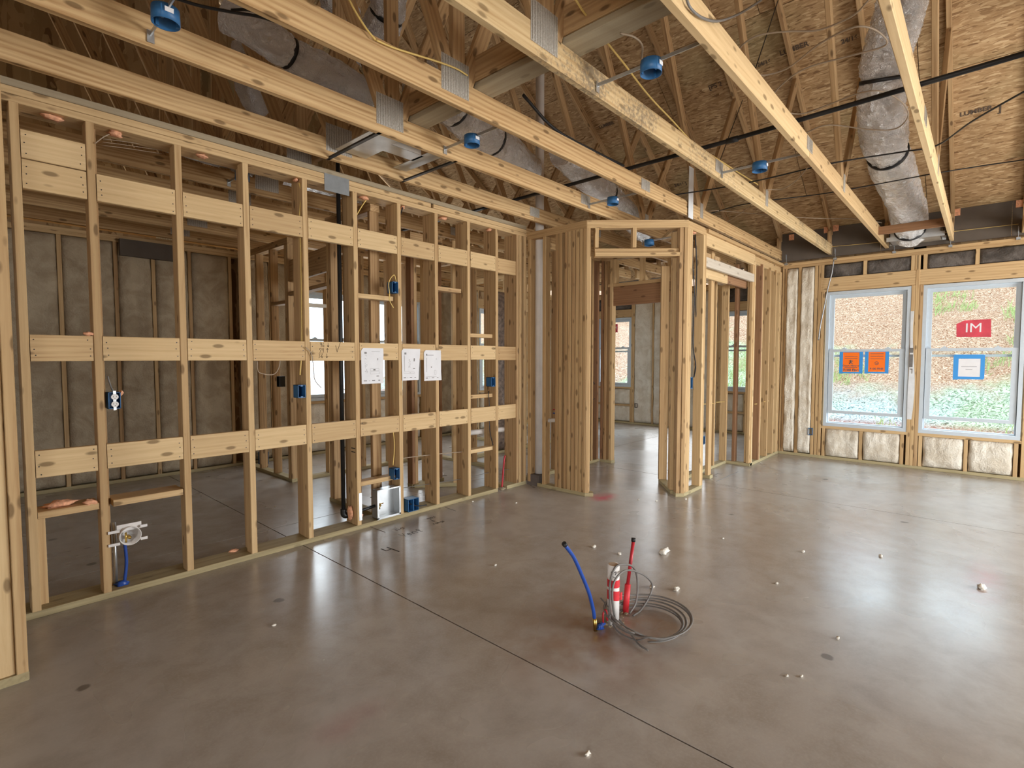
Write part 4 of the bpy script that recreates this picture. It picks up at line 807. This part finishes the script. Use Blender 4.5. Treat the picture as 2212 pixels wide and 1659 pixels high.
# ---- papers pinned to the middle blocking row
def paper(x0, x1, z0, z1, skew, label, seed, marks):
    y = YL-.004; r = empty('plan_sheet', (x0, y, z0), label, 'paper', 'plan sheets stapled to the partition'); mb = MB(); nx, nz = 10, 12
    def F(u, t):
        w = x1-x0; x = x0+w*u-skew*u*(1-t)*w; yy = y-.006*math.sin(u*3+seed)*(1-t)-.018*max(0, .25-t)*u-.004*abs(noise.noise(Vector((u*3, t*3, seed)))); return (x, yy, z0+(z1-z0)*t)
    for j in range(nz+1):
        for i in range(nx+1):
            u, t = i/nx, j/nz
            if j == nz and i == 0: u, t = .03, .955
            mb.v.append(F(u, t))
    for j in range(nz):
        for i in range(nx): a_ = j*(nx+1)+i; mb.f.append((a_, a_+1, a_+nx+2, a_+nx+1))
    mb.build('sheet', M['paper'], r, True); q = MB()
    for (u, t, w, h) in marks:
        n_ = max(1, int(w/.08))
        for k in range(n_):
            u0 = u+w*k/n_; u1 = u+w*(k+1)/n_; A = [F(u0, t), F(u1, t), F(u1, t+h), F(u0, t+h)]; o = len(q.v); q.v += [(a[0], a[1]-.0012, a[2]) for a in A]; q.f.append((o, o+1, o+2, o+3))
    q.build('print', M['cable_g'], r); return r
rn = random.Random(9)
def scat(u0, u1, t0, t1, n, wmax=.06): return [(rn.uniform(u0, u1), rn.uniform(t0, t1), rn.uniform(.01, wmax), rn.uniform(.004, .010)) for _ in range(n)]
foot = [(.08, .075, .14, .022), (.30, .08, .05, .01), (.45, .08, .14, .02), (.74, .08, .09, .02)]
def frame_(u0, u1, t0, t1): return [(u0, t0, u1-u0, .004), (u0, t1, u1-u0, .004), (u0, t0, .006, t1-t0), (u1, t0, .006, t1-t0)]
paper(2.272, 2.482, 1.185, 1.475, .0, 'plan sheet with a cabinet elevation drawing, nearest the lettered board', 1, foot+frame_(.38, .78, .36, .42)+frame_(.38, .80, .27, .33)+[(.52, .37, .10, .04), (.66, .20, .12, .02), (.72, .66, .03, .06)]+scat(.14, .26, .3, .8, 26, .05)+[(.14, .84, .10, .05), (.45, .90, .38, .005)])
paper(2.665, 2.865, 1.20, 1.475, .10, 'middle plan sheet with its lower corner curled inwards', 2, foot+frame_(.12, .14, .3, .78)+frame_(.10, .44, .22, .27)+frame_(.48, .72, .21, .26)+scat(.36, .46, .40, .66, 22, .05)+[(.14, .82, .10, .06), (.66, .60, .06, .10), (.64, .36, .12, .02)])
paper(2.905, 3.10, 1.19, 1.465, -.02, 'plan sheet nearly blank with one tiny box, last of the three', 3, foot+frame_(.14, .15, .28, .75)+frame_(.60, .70, .20, .33)+[(.14, .83, .42, .015), (.12, .82, .06, .06), (.40, .43, .06, .03), (.70, .70, .05, .015), (.08, .13, .64, .004)])
# ---- wires on the partition
W = lambda nm, pl_, ax, v, r, m, lb, n=6: tube_obj(nm, [at(x, y, ax, v) for x, y in pl_], r, m, None, n, label=lb, cat='cable')
W('cable', [(660, 750), (672, 763), (677, 790), (680, 820), (694, 838)], 'Y', 3.69, .0035, 'cable_w', 'pale cable hanging over the board left of the marker numbers')
W('cable', [(556, 779), (557, 800), (566, 807), (590, 809), (602, 795), (606, 770)], 'Y', 3.80, .0035, 'cable_w', 'white cable loop hanging below the board in the fourth bay')
W('cable', [(842, 640), (840, 610), (851, 594), (856, 608)], 'Y', 3.70, .004, 'cable_y', 'yellow cable arched over the high blue box')
W('cable', [(841, 635), (842, 650), (850, 665)], 'Y', 3.69, .004, 'cable_y', 'loose tail of yellow cable below the high blue box')
W('cable', [(646, 395), (651, 420), (647, 470), (650, 560), (652, 740), (648, 810)], 'Y', 3.74, .005, 'cable_y', 'yellow cable running down the side of the fifth stud')
W('cable', [(770, 465), (782, 445), (791, 432)], 'Y', 3.74, .0045, 'cable_y', 'pair of yellow cables slanting to the plate near the mending plate')
W('cable', [(862, 470), (867, 458), (870, 448)], 'Y', 3.74, .005, 'cable_b', 'short black wire end poking from foam under the plate')
W('cable', [(846, 905), (852, 960), (849, 1005)], 'Y', 3.76, .005, 'cable_y', 'yellow cable dropping to the low blue box')
W('cable', [(1055, 845), (1057, 880), (1058, 930), (1065, 962)], 'Y', 3.74, .0045, 'cable_b', 'black cable dropping below the box near the pantry corner')
W('cable', [(870, 990), (900, 986), (935, 982), (975, 978), (1005, 975), (1060, 966)], 'Y', 3.80, .004, 'cable_w', 'pale cable threaded level through the partition studs')
W('cable', [(800, 1075), (830, 1060), (870, 1054), (930, 1045), (1000, 1034), (1060, 1020), (1110, 1012)], 'Y', 3.82, .003, 'cable_g', 'thin dark cable threaded low through the partition studs')
W('cable', [(205, 310), (222, 297), (236, 290)], 'Y', 3.70, .003, 'cable_w', 'white wire stub at the head of the second bay')
for k, dy in enumerate((0, 7, 14)): W('cable', [(222, 300+dy), (270, 306+dy), (350, 318+dy)], 'Y', 3.86, .0018, 'cable_w', ('thin pale strand high in the second bay, uppermost of three', 'thin pale strand high in the second bay, between the other two', 'thin pale strand high in the second bay, lowest of three')[k])
# corner pipes
W('pipe', [(1084, 1056), (1086, 1030), (1089, 995), (1091, 984)], 'Y', 3.735, .010, 'redpex', 'short grey pipe wrapped in red tape standing in the plate gap')
p = at(1085, 1058, 'Z', 0); blob('grout_crumbs', (p.x, p.y, .012), (.035, .03, .016), 'grey', 'brown grout crumbs around the red taped pipe', 'grout', 9)
for k, (z, m_, lb) in enumerate(((.965, 'redpex', 'dark red water pipe crossing the last partition bay'), (.935, 'redpex', 'second dark red pipe under it in the last partition bay'), (.875, 'bluepex', 'dark blue water pipe crossing the last partition bay'))): MB().tube([(3.89, 3.84, z-.12), (4.45, 3.84, z-.115)], .008, 8).build('water_pipe', M[m_], None, True, label=lb, cat='pipe')
MB().tube([(3.55, 3.95, .62), (4.40, 3.90, .60)], .028, 14).build('drain_pipe', M['pvc'], None, True, label='dusty white drain pipe behind the last partition bays', cat='pipe')
MB().tube([(4.42, 3.615, .05), (4.42, 3.615, 4.9)], .046, 18).tube([(4.42, 3.615, 3.15), (4.42, 3.615, 3.27)], .056, 18).build('vent_stack', M['pvc'], None, True, label='tall white vent stack rising through the corner behind the pantry wall', cat='pipe')
MB().tube([(4.36, 3.5, .72), (4.55, 3.05, .75)], .022, 12).build('drain_pipe', M['pvc'], None, True, label='white drain pipe seen between the pantry wall studs', cat='pipe')
for z, m_, lb in ((.84, 'redpex', 'red pipe seen between the pantry wall studs'), (.80, 'bluepex', 'blue pipe seen between the pantry wall studs')): MB().tube([(4.42, 3.42, z), (4.50, 3.05, z+.01)], .008, 8).build('water_pipe', M[m_], None, True, label=lb, cat='pipe')
W('cable', [(1497, 500), (1496, 560), (1500, 640), (1497, 740), (1503, 790), (1499, 815)], 'Y', 2.24, .006, 'cable_b', 'black cable hanging in the doorway pier')
W('cable', [(1502, 505), (1505, 580), (1503, 660), (1506, 740), (1500, 812)], 'Y', 2.26, .006, 'cable_b', 'second black cable hanging in the doorway pier behind the first')
W('cable', [(1281, 824), (1291, 842), (1289, 858), (1268, 868)], 'Y', 3.84, .005, 'cable_b', 'black cable curling below the switch box beyond the doorway')
for a_, b_, lb in (((1520, 873), (1546, 871), 'yellowish cable between the pier and the first niche stud'), ((1547, 869), (1565, 868), 'yellowish cable between the two niche studs'), ((1630, 873), (1640, 872), 'cable stub through the return wall stud'), ((1650, 868), (1660, 866), 'cable stub through the next return wall stud')):
    yy = 2.5 if a_[0] < 1600 else 2.22; tube_obj('cable', [at(*a_, 'Y', yy), at(*b_, 'Y', yy)], .005, 'cable_y', None, 6, 0, label=lb, cat='cable')
# ---- overhead cables
W('cable', [(745, -20), (765, 20), (790, 60), (811, 86)], 'Y', 2.19, .005, 'cable_y', 'yellow cable slanting down to the third truss chord')
W('cable', [(811, 86), (850, 103), (900, 119), (945, 133), (985, 148), (1010, 163)], 'Y', 2.20, .005, 'cable_y', 'yellow cable stapled along the third truss chord over its nail plate')
W('cable', [(372, -6), (430, 12), (500, 26), (560, 36), (610, 52)], 'Z', 3.0, .007, 'cable_b', 'black cables crossing behind the second truss at the picture top')
W('cable', [(500, 22), (540, 22), (580, 40), (640, 56)], 'Z', 3.02, .007, 'cable_b', 'second black cable bunched beside it at the picture top')
W('cable', [(1238, -10), (1262, 28), (1285, 54), (1310, 90), (1350, 140), (1400, 205), (1450, 258), (1500, 310), (1560, 350), (1610, 382), (1654, 409)], 'Z', 3.02, .0055, 'cable_y', 'long yellow cable crossing above the mildewed truss')
W('cable', [(1316, 40), (1318, 18), (1335, 6), (1366, 8)], 'Z', 3.05, .005, 'cable_w', 'pale cable arching over the strongback boards')
W('cable', [(1340, 72), (1370, 80), (1387, 98), (1386, 126)], 'Z', 2.90, .005, 'cable_w', 'pale cable dropping into the largest ceiling box')
W('cable', [(1480, -12), (1492, 18), (1520, 40), (1555, 45), (1600, 28), (1645, 0)], 'Y', .94, .006, 'cable_g', 'thick grey cable looping below the notched truss at the picture top')
W('cable', [(1592, 118), (1605, 96), (1640, 76), (1700, 68), (1762, 66), (1810, 50), (1850, 28), (1880, -5)], 'Z', 3.10, .0045, 'cable_w', 'thin brown cable sweeping up towards the silver duct')
W('cable', [(1592, 120), (1598, 148), (1640, 163), (1700, 148), (1770, 95), (1840, 60), (1885, 62), (1916, 88), (1900, 104), (1830, 122), (1740, 148), (1690, 182), (1668, 212), (1680, 236), (1730, 246), (1790, 226), (1850, 203), (1900, 197), (1945, 218), (1962, 250), (1935, 278), (1880, 280), (1790, 270), (1738, 288)], 'Z', 3.06, .0045, 'cable_w', 'long slack brown cable looping twice before the silver duct', 6)
W('cable', [(1450, 422), (1560, 405), (1660, 385), (1800, 352), (1950, 328), (2024, 314), (2100, 262), (2212, 198), (2260, 175)], 'Z', 2.99, .006, 'cable_b', 'black cable crossing under the silver duct and rising at the picture edge')
W('cable', [(1530, 462), (1600, 443), (1670, 432), (1800, 415), (2035, 372), (2212, 345), (2260, 338)], 'Z', 2.97, .005, 'cable_b', 'lower black cable crossing the trusses near the window wall')
W('cable', [(1526, 458), (1545, 455), (1600, 459), (1700, 468), (1780, 472), (1850, 473), (1905, 481)], 'Z', 2.97, .004, 'cable_w', 'thin pale cable stretched above the chords near the eave')
W('cable', [(1568, 481), (1595, 464), (1622, 444)], 'Z', 2.96, .004, 'cable_w', 'short pale cable end behind the third truss chord')
W('cable', [(1654, 409), (1690, 408), (1720, 390), (1748, 358)], 'Z', 2.97, .004, 'cable_w', 'pale cable hanging in a curve between the mildewed and notched trusses')
W('cable', [(1795, 533), (1900, 523), (2020, 505), (2200, 484)], 'X', 8.22, .003, 'cable_y', 'thin yellowish cable strung along the eave boards')
W('cable', [(1135, 365), (1185, 395), (1240, 430)], 'Z', 2.99, .004, 'cable_g', 'dark thin cable along the top of the third truss chord')
tube_obj('cable', [at(1130, 205, 'Y', 2.33), at(1200, 280, 'Y', 2.33), at(1290, 330, 'Y', 2.33), at(1347, 358, 'Y', 2.33)], .011, 'cable_b', None, label='pair of black cables slanting behind the third truss', cat='cable')
gl = empty('conduit_line', (3.96, 1, 3.0), 'long black flexible gas line lying across the truss chords', 'pipe')
MB().tube([(3.97, 6.5, 3.0), (3.96, 3, 2.99), (3.96, 1.5, 2.99), (3.93, -.2, 3.01), (3.9, -2, 3.03)], .0155, 10).build('line', M['black'], gl, True)
MB().tube([(3.96, 1.46, 2.99), (3.96, 1.38, 2.99)], .021, 12).build('coupling', M['black'], gl, True)
MB().tube([at(1683, -6, 'Y', 1.25), at(1632, 148, 'Y', 1.25)], .004, 6).build('threaded_rod', M['iron'], None, label='thin steel rod slanting between roof webs at the picture top', cat='rod')
MB().tube([at(1604, 216, 'Y', 1.9), at(1556, 345, 'Y', 1.9)], .004, 6).build('threaded_rod', M['iron'], None, label='thin steel rod slanting behind the notched truss', cat='rod')
p, q = at(1489, 358, 'Y', 2.20), at(1497, 474, 'Y', 2.20); sp = MB().box((p.x, 2.20, q.z), (q.x, 2.203, p.z)); sp.build('strap', M['poly'], None, label='white perforated strap hanging over the third truss chord', cat='strap')
# ---- foil ducts
def duct(name, pts, rad, label, bands=(), seed=0, n=40, sm=22):
    P = smooth_path(pts, sm); r = empty(name, P[0], label, 'duct', 'foil covered flexible ducts'); N_ = len(P); rs = []
    for i in range(N_):
        f = i/(N_-1); q = rad*(1+.05*noise.noise(Vector((f*9, seed, 0))))
        for b in bands: q *= 1-.16*math.exp(-((f-b)/.02)**2)
        rs.append(q)
    mb = MB().tube(P, rs, n, True, rad*.07, seed)
    for i, v in enumerate(mb.v):
        a = P[min(N_-1, i//n)]; v = Vector(v); d = (v-a).normalized(); mb.v[i] = tuple(v+d*rad*(.05*noise.noise(v*23)+.045*noise.noise(Vector((v.x*11, v.y*11, v.z*48)))))
    mb.build('foil_sleeve', M['foil'], r, rad < .1)
    for b in bands:
        i = min(N_-2, max(1, int(b*(N_-1)))); t_ = (P[i+1]-P[i-1]).normalized(); MB().tube([P[i]-t_*.014, P[i]+t_*.014], rad*.93, n).build('band', M['black'], r, True)
    return r
duct('flexible_duct', [at(1967, 506, 'X', 7.93), at(1960, 450, 'X', 7.35), at(1940, 395, 'X', 6.6), at(1917, 330, 'X', 5.75), at(1905, 262, 'X', 5.4), at(1903, 200, 'X', 5.2), at(1915, 120, 'X', 5.1), at(1938, 40, 'X', 5.0), at(1965, -60, 'X', 4.95), at(1990, -200, 'X', 4.9)], .17, 'large silver foil duct curving down to the boot above the windows', (.03, .335, .60), 1)
bt = empty('duct_boot', (7.95, .68, 2.84), 'galvanised register boot hung between trusses below the large foil duct', 'duct boot')
for x in (7.78, 8.08): MB().box((x, .385, 2.80), (x+.02, .93, 2.85)).build('mounting_rail', M['ductmetal'], bt)
MB().box((7.80, .42, 2.80), (8.08, .90, 2.805)).box((7.80, .42, 2.8), (8.08, .425, 2.93)).box((7.8, .895, 2.8), (8.08, .9, 2.93)).box((7.8, .42, 2.8), (7.805, .9, 2.93)).build('boot_box', M['ductmetal'], bt)
q = at(1965, 490, 'Z', 2.86); beam('cross_block', (q.x, .955, 2.86), (q.x, .36, 2.86), T2, D4, (0, 0, 1), 'brown', None, label='brown cross block nailed between the trusses before the large foil duct', cat='block')
duct('flexible_duct', [at(905, 175, 'Z', 3.27), at(960, 215, 'Z', 3.26), at(1015, 262, 'Z', 3.24), at(1075, 312, 'Z', 3.23), at(1140, 370, 'Z', 3.21)], .15, 'bright foil duct running behind the second truss toward the doorway', (.35, .7), 2)
duct('flexible_duct', [at(1215, 325, 'Z', 3.2), at(1262, 378, 'Z', 3.15), at(1310, 418, 'Z', 3.1), at(1352, 460, 'Z', 3.05), at(1390, 500, 'Z', 3.0)], .13, 'narrower foil duct descending over the angled doorway', (.5,), 3)
duct('flexible_duct', [at(490, 30, 'Z', 3.5), at(560, 70, 'Z', 3.42), at(640, 125, 'Z', 3.38), at(730, 170, 'Z', 3.35), at(800, 215, 'Z', 3.3)], .11, 'dull foil duct lying behind the second and third trusses', (.45,), 4)
duct('flexible_duct', [at(835, -60, 'Y', 3.2), at(838, 20, 'Y', 3.3), at(815, 75, 'Y', 3.5), at(800, 120, 'Y', 3.8)], .13, 'foil duct rising out of the picture top between webs', (.4,), 5)
duct('flexible_duct', [at(722, -50, 'Y', 4.1), at(735, 20, 'Y', 4.2), at(765, 90, 'Y', 4.4)], .15, 'foil duct beside the yellow cable at the picture top', (), 6)
duct('flexible_duct', [at(528, 100, 'Y', 4.3), at(535, 190, 'Y', 4.3), at(560, 240, 'Y', 4.4)], .09, 'small foil duct glimpsed upright behind the first trusses', (), 7)
duct('flexible_duct', [(1.0, 5.2, 3.26), (2.2, 5.35, 3.26), (3.4, 5.6, 3.26)], .10, 'foil duct far back above the closet', (), 9)
# ---- sheet metal boot between the first two trusses
hd = empty('duct_boot', (2.2, 3.17, 2.84), 'flat sheet metal boot with a bright slot between the first two trusses', 'duct boot')
MB().box((1.92, 2.885, 2.860), (2.52, 2.99, 2.864)).box((1.92, 3.07, 2.860), (2.16, 3.42, 2.864)).box((2.16, 3.07, 2.860), (2.42, 3.20, 2.864)).box((1.92, 2.99, 2.860), (2.14, 3.07, 2.864)).box((2.40, 2.99, 2.860), (2.52, 3.42, 2.864)).build('pan', M['ductmetal'], hd)
MB().poly([(2.14, 2.99, 2.864), (2.40, 2.99, 2.864), (2.36, 3.02, 3.0), (2.18, 3.02, 3.0)], (0, .003, 0)).poly([(2.14, 3.07, 2.864), (2.40, 3.07, 2.864), (2.36, 3.05, 3.0), (2.18, 3.05, 3.0)], (0, .003, 0)).box((2.16, 3.0, 3.0), (2.40, 3.07, 3.004)).build('throat', M['outlet'], hd, label='throat with bright foil reflection put in as white')  # plain white stands in for light reflected by foil inside the slot
for x in (1.90, 2.535): MB().box((x-.012, 2.84, 2.80), (x+.012, 3.50, 2.812)).build('hanger_bar', M['iron'], hd)
# ---- clips, tabs and strap on the window wall head
for k, (px, py, lb) in enumerate(((1696, 572, 'at the third truss'), (1801, 561, 'at the mildewed truss'), (1928, 549, 'at the notched truss'), (2049, 537, 'at the pale truss'), (2195, 518, 'at the truss above the second window'))):
    p = at(px, py, 'X', 8.19); MB().box((8.175, p.y-.02, 2.72), (8.195, p.y-.015, 2.86)).box((8.16, p.y-.035, 2.72), (8.196, p.y+.0, 2.745)).box((8.16, p.y-.016, 2.80), (8.196, p.y-.012, 2.87)).build('hurricane_tie', M['plate'], None, label='small steel tie clip '+lb+' heel', cat='clip', group='steel tie clips on the window wall plate')
for k, (px, py, lb) in enumerate(((1710, 513, 'nearest the niche'), (1786, 497, 'on one side of the mildewed truss'), (1806, 493, 'on the other side of the mildewed truss'), (1929, 480, 'behind the large duct'), (2067, 459, 'next to the pale truss'), (2203, 440, 'at the picture edge'))):
    p = at(px, py, 'X', 8.23); MB().box((8.215, p.y-.032, p.z-.04), (8.232, p.y+.032, p.z+.04)).build('foam_tab', M['foam'], None, label='orange square tab on the eave board '+lb, cat='tab', group='orange tabs on the eave boards')
tube_obj('strap', [at(x, y, 'X', 8.16) for x, y in ((1801, 562), (1797, 590), (1788, 625), (1780, 665), (1772, 705), (1768, 735))], .008, 'plate', None, 6, label='thin steel strap dangling from the mildewed truss to the window', cat='strap')
# ---- pipes and cable coil standing in the middle of the floor
bx_, by_ = 2.33, 1.40
pv = empty('pipe_stub', (bx_, by_, 0), 'white drain stub marked with two red tape bands in the middle of the floor', 'pipe')
htop = at(1319, 1217, 'X', bx_).z
MB().tube([(bx_, by_, -.01), (bx_, by_, htop)], .031, 24).build('pipe', M['pvc'], pv, True)
MB().tube([(bx_, by_, htop-.0005), (bx_, by_, htop+.0008)], .026, 20).build('cap', plain('kraft_plug', (.52, .40, .30), .8), pv)
for z0_, z1_, tl in ((htop-.115, htop-.075, 0), (htop-.185, htop-.135, -.18)):
    mb = MB().tube([(0, 0, -(z1_-z0_)/2), (0, 0, (z1_-z0_)/2)], .0325, 24, False); Rm = Matrix.Translation((bx_, by_, (z0_+z1_)/2)) @ Matrix.Shear('XY', 4, (0, 0)); mb.v = [(v[0]+bx_, v[1]+by_, v[2]+(z0_+z1_)/2+tl*v[0]) for v in mb.v]; mb.build('tape_band', M['redtape'], pv, True)
MB().box((bx_+.020, by_-.032, htop-.19), (bx_+.036, by_-.029, htop-.15)).build('tape_tail', M['redtape'], pv)
fu = Vector((bx_, by_, 0)).normalized(); fr = Vector((fu.y, -fu.x, 0)); oo = Vector((bx_, by_, 0))-fu*.0325; wm = MB()
for dx_ in (-.012, .004): wm.tube([oo+fr*dx_+Vector((0, 0, htop-.03)), oo+fr*(dx_+.009)+Vector((0, 0, htop-.026)), oo+fr*(dx_+.008)+Vector((0, 0, htop-.036)), oo+fr*(dx_+.004)+Vector((0, 0, htop-.043))], .0018, 5)
wm.tube([oo+fr*-.004+Vector((0, 0, htop-.052)), oo+fr*.006+Vector((0, 0, htop-.058))], .0016, 5); wm.build('marker_writing', M['marker'], pv)
bl = empty('supply_pipe', at(1287, 1362, 'Z', 0), 'blue water pipe arching up out of the floor beside the drain stub', 'pipe'); b0 = at(1287, 1362, 'Z', 0)
V_ = [at(x, y, 'Y', b0.y+.0) for x, y in ((1287, 1362), (1284, 1335), (1281, 1315), (1272, 1280), (1258, 1245), (1240, 1205), (1221, 1178))]
MB().tube(smooth_path(V_[1:], 8), .0095, 10).build('pipe', M['bluepex'], bl, True); MB().tube([V_[0], V_[1]], .011, 10).build('fitting', M['brass'], bl, True); MB().tube([V_[-1], V_[-1]+(V_[-1]-V_[-2]).normalized()*.016], .012, 10).build('end_plug', M['black'], bl, True)
blob('tape_scrap', (b0.x+.03, b0.y-.01, .015), (.03, .018, .016), 'bluepex', 'crumpled blue sleeve scrap at the foot of the blue pipe', 'scrap', 31)
rp = empty('supply_pipe', at(1352, 1322, 'Z', 0), 'red water pipe with a thicker sleeve standing by the drain stub', 'pipe'); r0 = at(1352, 1322, 'Z', 0)
V_ = [at(x, y, 'Y', r0.y) for x, y in ((1351, 1325), (1356, 1262), (1358, 1258), (1368, 1170))]
MB().tube([V_[0], V_[1]], .0165, 12).build('sleeve', M['redtape'], rp, True); MB().tube([V_[1], V_[3]], .0095, 10).build('pipe', M['redpex'], rp, True); MB().tube([V_[3], V_[3]+Vector((.002, 0, .02))], .012, 10).build('end_plug', M['black'], rp, True)
W('tape_tail', [(1303, 1345), (1303, 1325), (1309, 1318), (1312, 1340)], 'Y', 1.41, .005, 'redpex', 'loop of red tape at the foot of the drain stub')
cc = []; rn = random.Random(5)
for k in range(5):
    ph = rn.uniform(0, 6.28); rr = .195+.012*k-.01*(k % 2); cx, cy2 = 2.43+rn.uniform(-.012, .012), 1.25+rn.uniform(-.012, .012)
    for i in range(22):
        a_ = -2.6+2*math.pi*i/22; cc.append(Vector((cx+rr*math.cos(a_), cy2+rr*.88*math.sin(a_), .012+.012*k+.05*max(0, math.cos(a_-2.4))*(k % 3)*.6)))
cl = empty('cable_coil', (2.43, 1.25, 0), 'coil of grey cable looped on the floor around the drain stub', 'cable coil')
MB().tube(smooth_path(cc, 3), .0065, 7, True, 0, 0, .55).build('coil', M['cable_g'], cl, True)
up1 = [at(x, y, 'Y', 1.37) for x, y in ((1316, 1352), (1317, 1300), (1318, 1258), (1330, 1225), (1352, 1219), (1370, 1228), (1377, 1258), (1374, 1300), (1360, 1325))]
up2 = [at(x, y, 'Y', 1.35) for x, y in ((1330, 1345), (1323, 1300), (1325, 1262), (1342, 1237), (1365, 1232), (1395, 1245), (1409, 1264), (1402, 1290), (1384, 1318), (1368, 1330))]
MB().tube(smooth_path(up1, 5), .0055, 7).build('loop', M['cable_g'], cl, True); MB().tube(smooth_path(up2, 5), .0055, 7).build('loop', M['cable_g'], cl, True)
tl = [at(x, y, 'Z', z) for x, y, z in ((1298, 1292, .07), (1312, 1308, .05), (1330, 1330, .03), (1352, 1355, .02), (1378, 1390, .012), (1400, 1405, .012))]
MB().tube(smooth_path(tl, 5), .0045, 7).build('tail', M['cable_g'], cl, True)
gbm = MB(); rn = random.Random(11)
for k in range(26):
    a_ = rn.uniform(0, 6.28); d_ = rn.uniform(.03, .10); x, y, s_ = 2.36+d_*math.cos(a_), 1.40+d_*math.sin(a_), rn.uniform(.003, .009); gbm.box((x-s_, y-s_, 0), (x+s_, y+s_*.8, s_))
gbm.build('rubble', M['grey'], None, label='brown concrete crumbs scattered at the foot of the drain stub', cat='rubble', kind='stuff')
# ---- scraps on the floor
scr = [(1435, 1195, .045, 'long white foam scrap beyond the red pipe'), (1338, 1198, .02, 'small upright foam scrap behind the drain stub'), (1283, 1182, .022, 'thin foam scrap between the blue and red pipe tips'), (1408, 1270, .022, 'flat cream scrap just behind the cable coil'), (1462, 1275, .026, 'knobbly white scrap right beside the cable coil'), (2120, 1272, .034, 'pinkish scrap lying on red marks below the second window'), (1562, 1164, .012, 'small pale scrap in the open floor beyond the long scrap'), (1735, 1193, .018, 'grey crumb with a flat top in the open floor'), (1903, 1203, .022, 'dark edged crumb below the first window'), (1678, 1261, .014, 'round pale crumb in the open floor'), (1810, 1380, .014, 'bright white crumb with a dark shadow in the near floor'), (1700, 1461, .010, 'tiny pale crumb in the near floor, one of two close together'), (1731, 1462, .010, 'tiny pale crumb in the near floor beside its twin'), (1270, 1630, .014, 'brown crumb at the bottom edge of the picture'), (1070, 1222, .013, 'small grey crumb between the joint and the marker numeral'), (592, 1352, .012, 'splinter lying left of the long floor joint'), (1379, 1080, .014, 'white foam scrap before the angled doorway'), (1418, 1083, .014, 'flat white scrap before the angled doorway'), (1481, 1079, .016, 'scrap with a dark underside at the pier foot'), (1021, 1084, .014, 'pale scrap by the plate under the last papers'), (1115, 1087, .012, 'white crumb near the corner plate gap'), (594, 1095, .012, 'white scrap on the floor behind the partition'), (1643, 1000, .012, 'white crumb at the foot of the return studs')]
for k, (px, py, s_, lb) in enumerate(scr):
    p = at(px, py, 'Z', 0); blob('foam_scrap', (p.x, p.y, s_*.32), (s_*(.9 if k else 1.1), s_*.55, s_*.42), 'scrap', lb, 'scrap', 40+k, 'scraps on the concrete floor')
# ---- marks written on the slab
def fw(txt, px, py, size, label, sx=1.0, dirx=(1, 0, 0), diry=(0, 1, 0), r=.0035):
    p = at(px, py, 'Z', 0.0003); mb = write(txt, p, dirx, diry, size, r); mb.v = [(v[0], v[1], max(.0002, min(.0009, v[2]))) for v in mb.v]
    return mb.build('marker_writing', M['marker'], fl, label=label)
M['cable_g2'] = plain('faded_marker', (.07, .065, .06), .7)
fw('no', 858, 1147, .075, 'black marker word no'); fw('Vent', 872, 1160, .085, 'black marker word vent')
fw('gas', 925, 1122, .055, 'black marker word gas'); fw('&', 936, 1127, .045, 'black marker ampersand'); fw('range', 938, 1133, .04, 'black marker word range')
fw('4', 846, 1196, .14, 'large black marker numeral four', 1, (1, -.1, 0), (-.1, 1, 0), .006)
for (a_, b_) in (((800, 1138), (832, 1150)), ((962, 1096), (985, 1104))): MB().tube([at(*a_, 'Z', .0004), at(*b_, 'Z', .0004)], .003, 4).build('marker_line', M['cable_g'], fl)
MB().tube([at(1548, 1040, 'Z', .0004), at(1595, 1019, 'Z', .0004)], .004, 4).build('marker_line', M['cable_g'], fl)
mb = write('s-o--n', at(1538, 1034, 'Z', .0004), (1, 0, 0), (0, 1, 0), .10, .004); mb.v = [(v[0], v[1], max(.0002, min(.0009, v[2]))) for v in mb.v]; mb.build('marker_writing', M['cable_g'], fl, label='faint marker scribble')
# lettering on the closet stud and small ink marks on studs
mb = write('DIOK - HR', (2.672, 5.697, 2.42), (0, 0, -1), (1, 0, 0), .10, .005, .8); mb.build('marker_writing', M['marker'], w2.root, label='black marker letters written down the stud')
for root, x, y0_, z in ((wl.root, 2.637, 3.76, .82), (wl.root, 3.042, 3.76, .83), (wl.root, 3.442, 3.76, .80), (wl.root, 3.832, 3.76, .84), (wl.root, 2.222, 3.76, .66)):
    MB().box((x-.0006, y0_-.03, z), (x-.0001, y0_+.03, z+.008)).box((x-.0006, y0_-.03, z-.03), (x-.0001, y0_+.03, z-.022)).build('ink_mark', M['marker'], root)
# stamps printed on the roof panels
def stamp(px, py, body, size):
    d = FW + RT*((px-W_/2)/FPX) - UP*((py-H_/2)/FPX)
    # roof underside: z = ZE + SL*(8.2-x)
    t_ = (ZE+SL*8.2-CP.z+SL*CP.x)/(d.z+SL*d.x); p = CP+d*t_; n_ = Vector((-sn, 0, -cs)); text('panel_print', body, p+n_*.003, (0, -1, 0), Vector((-cs, 0, sn)), size*.62, 'osbprint', rf, .002)
for px, py, b, s_ in ((2108, 240, 'LUMBER', .11), (2160, 235, ']', .16), (1715, 105, 'LUMBER', .12), (1835, 85, '24/16', .10), (1545, 185, '[PS 2', .12), (1300, 30, '[LUMBER', .12), (1240, 60, '[PS 2', .12), (1625, 145, 'LUMBER 24/16', .10), (1470, 398, '24/16 ]', .10), (1590, 365, 'LUMBER', .09), (1055, 160, 'LUMBER', .10), (1310, 270, 'LUMBER', .10)): stamp(px, py, b, s_)
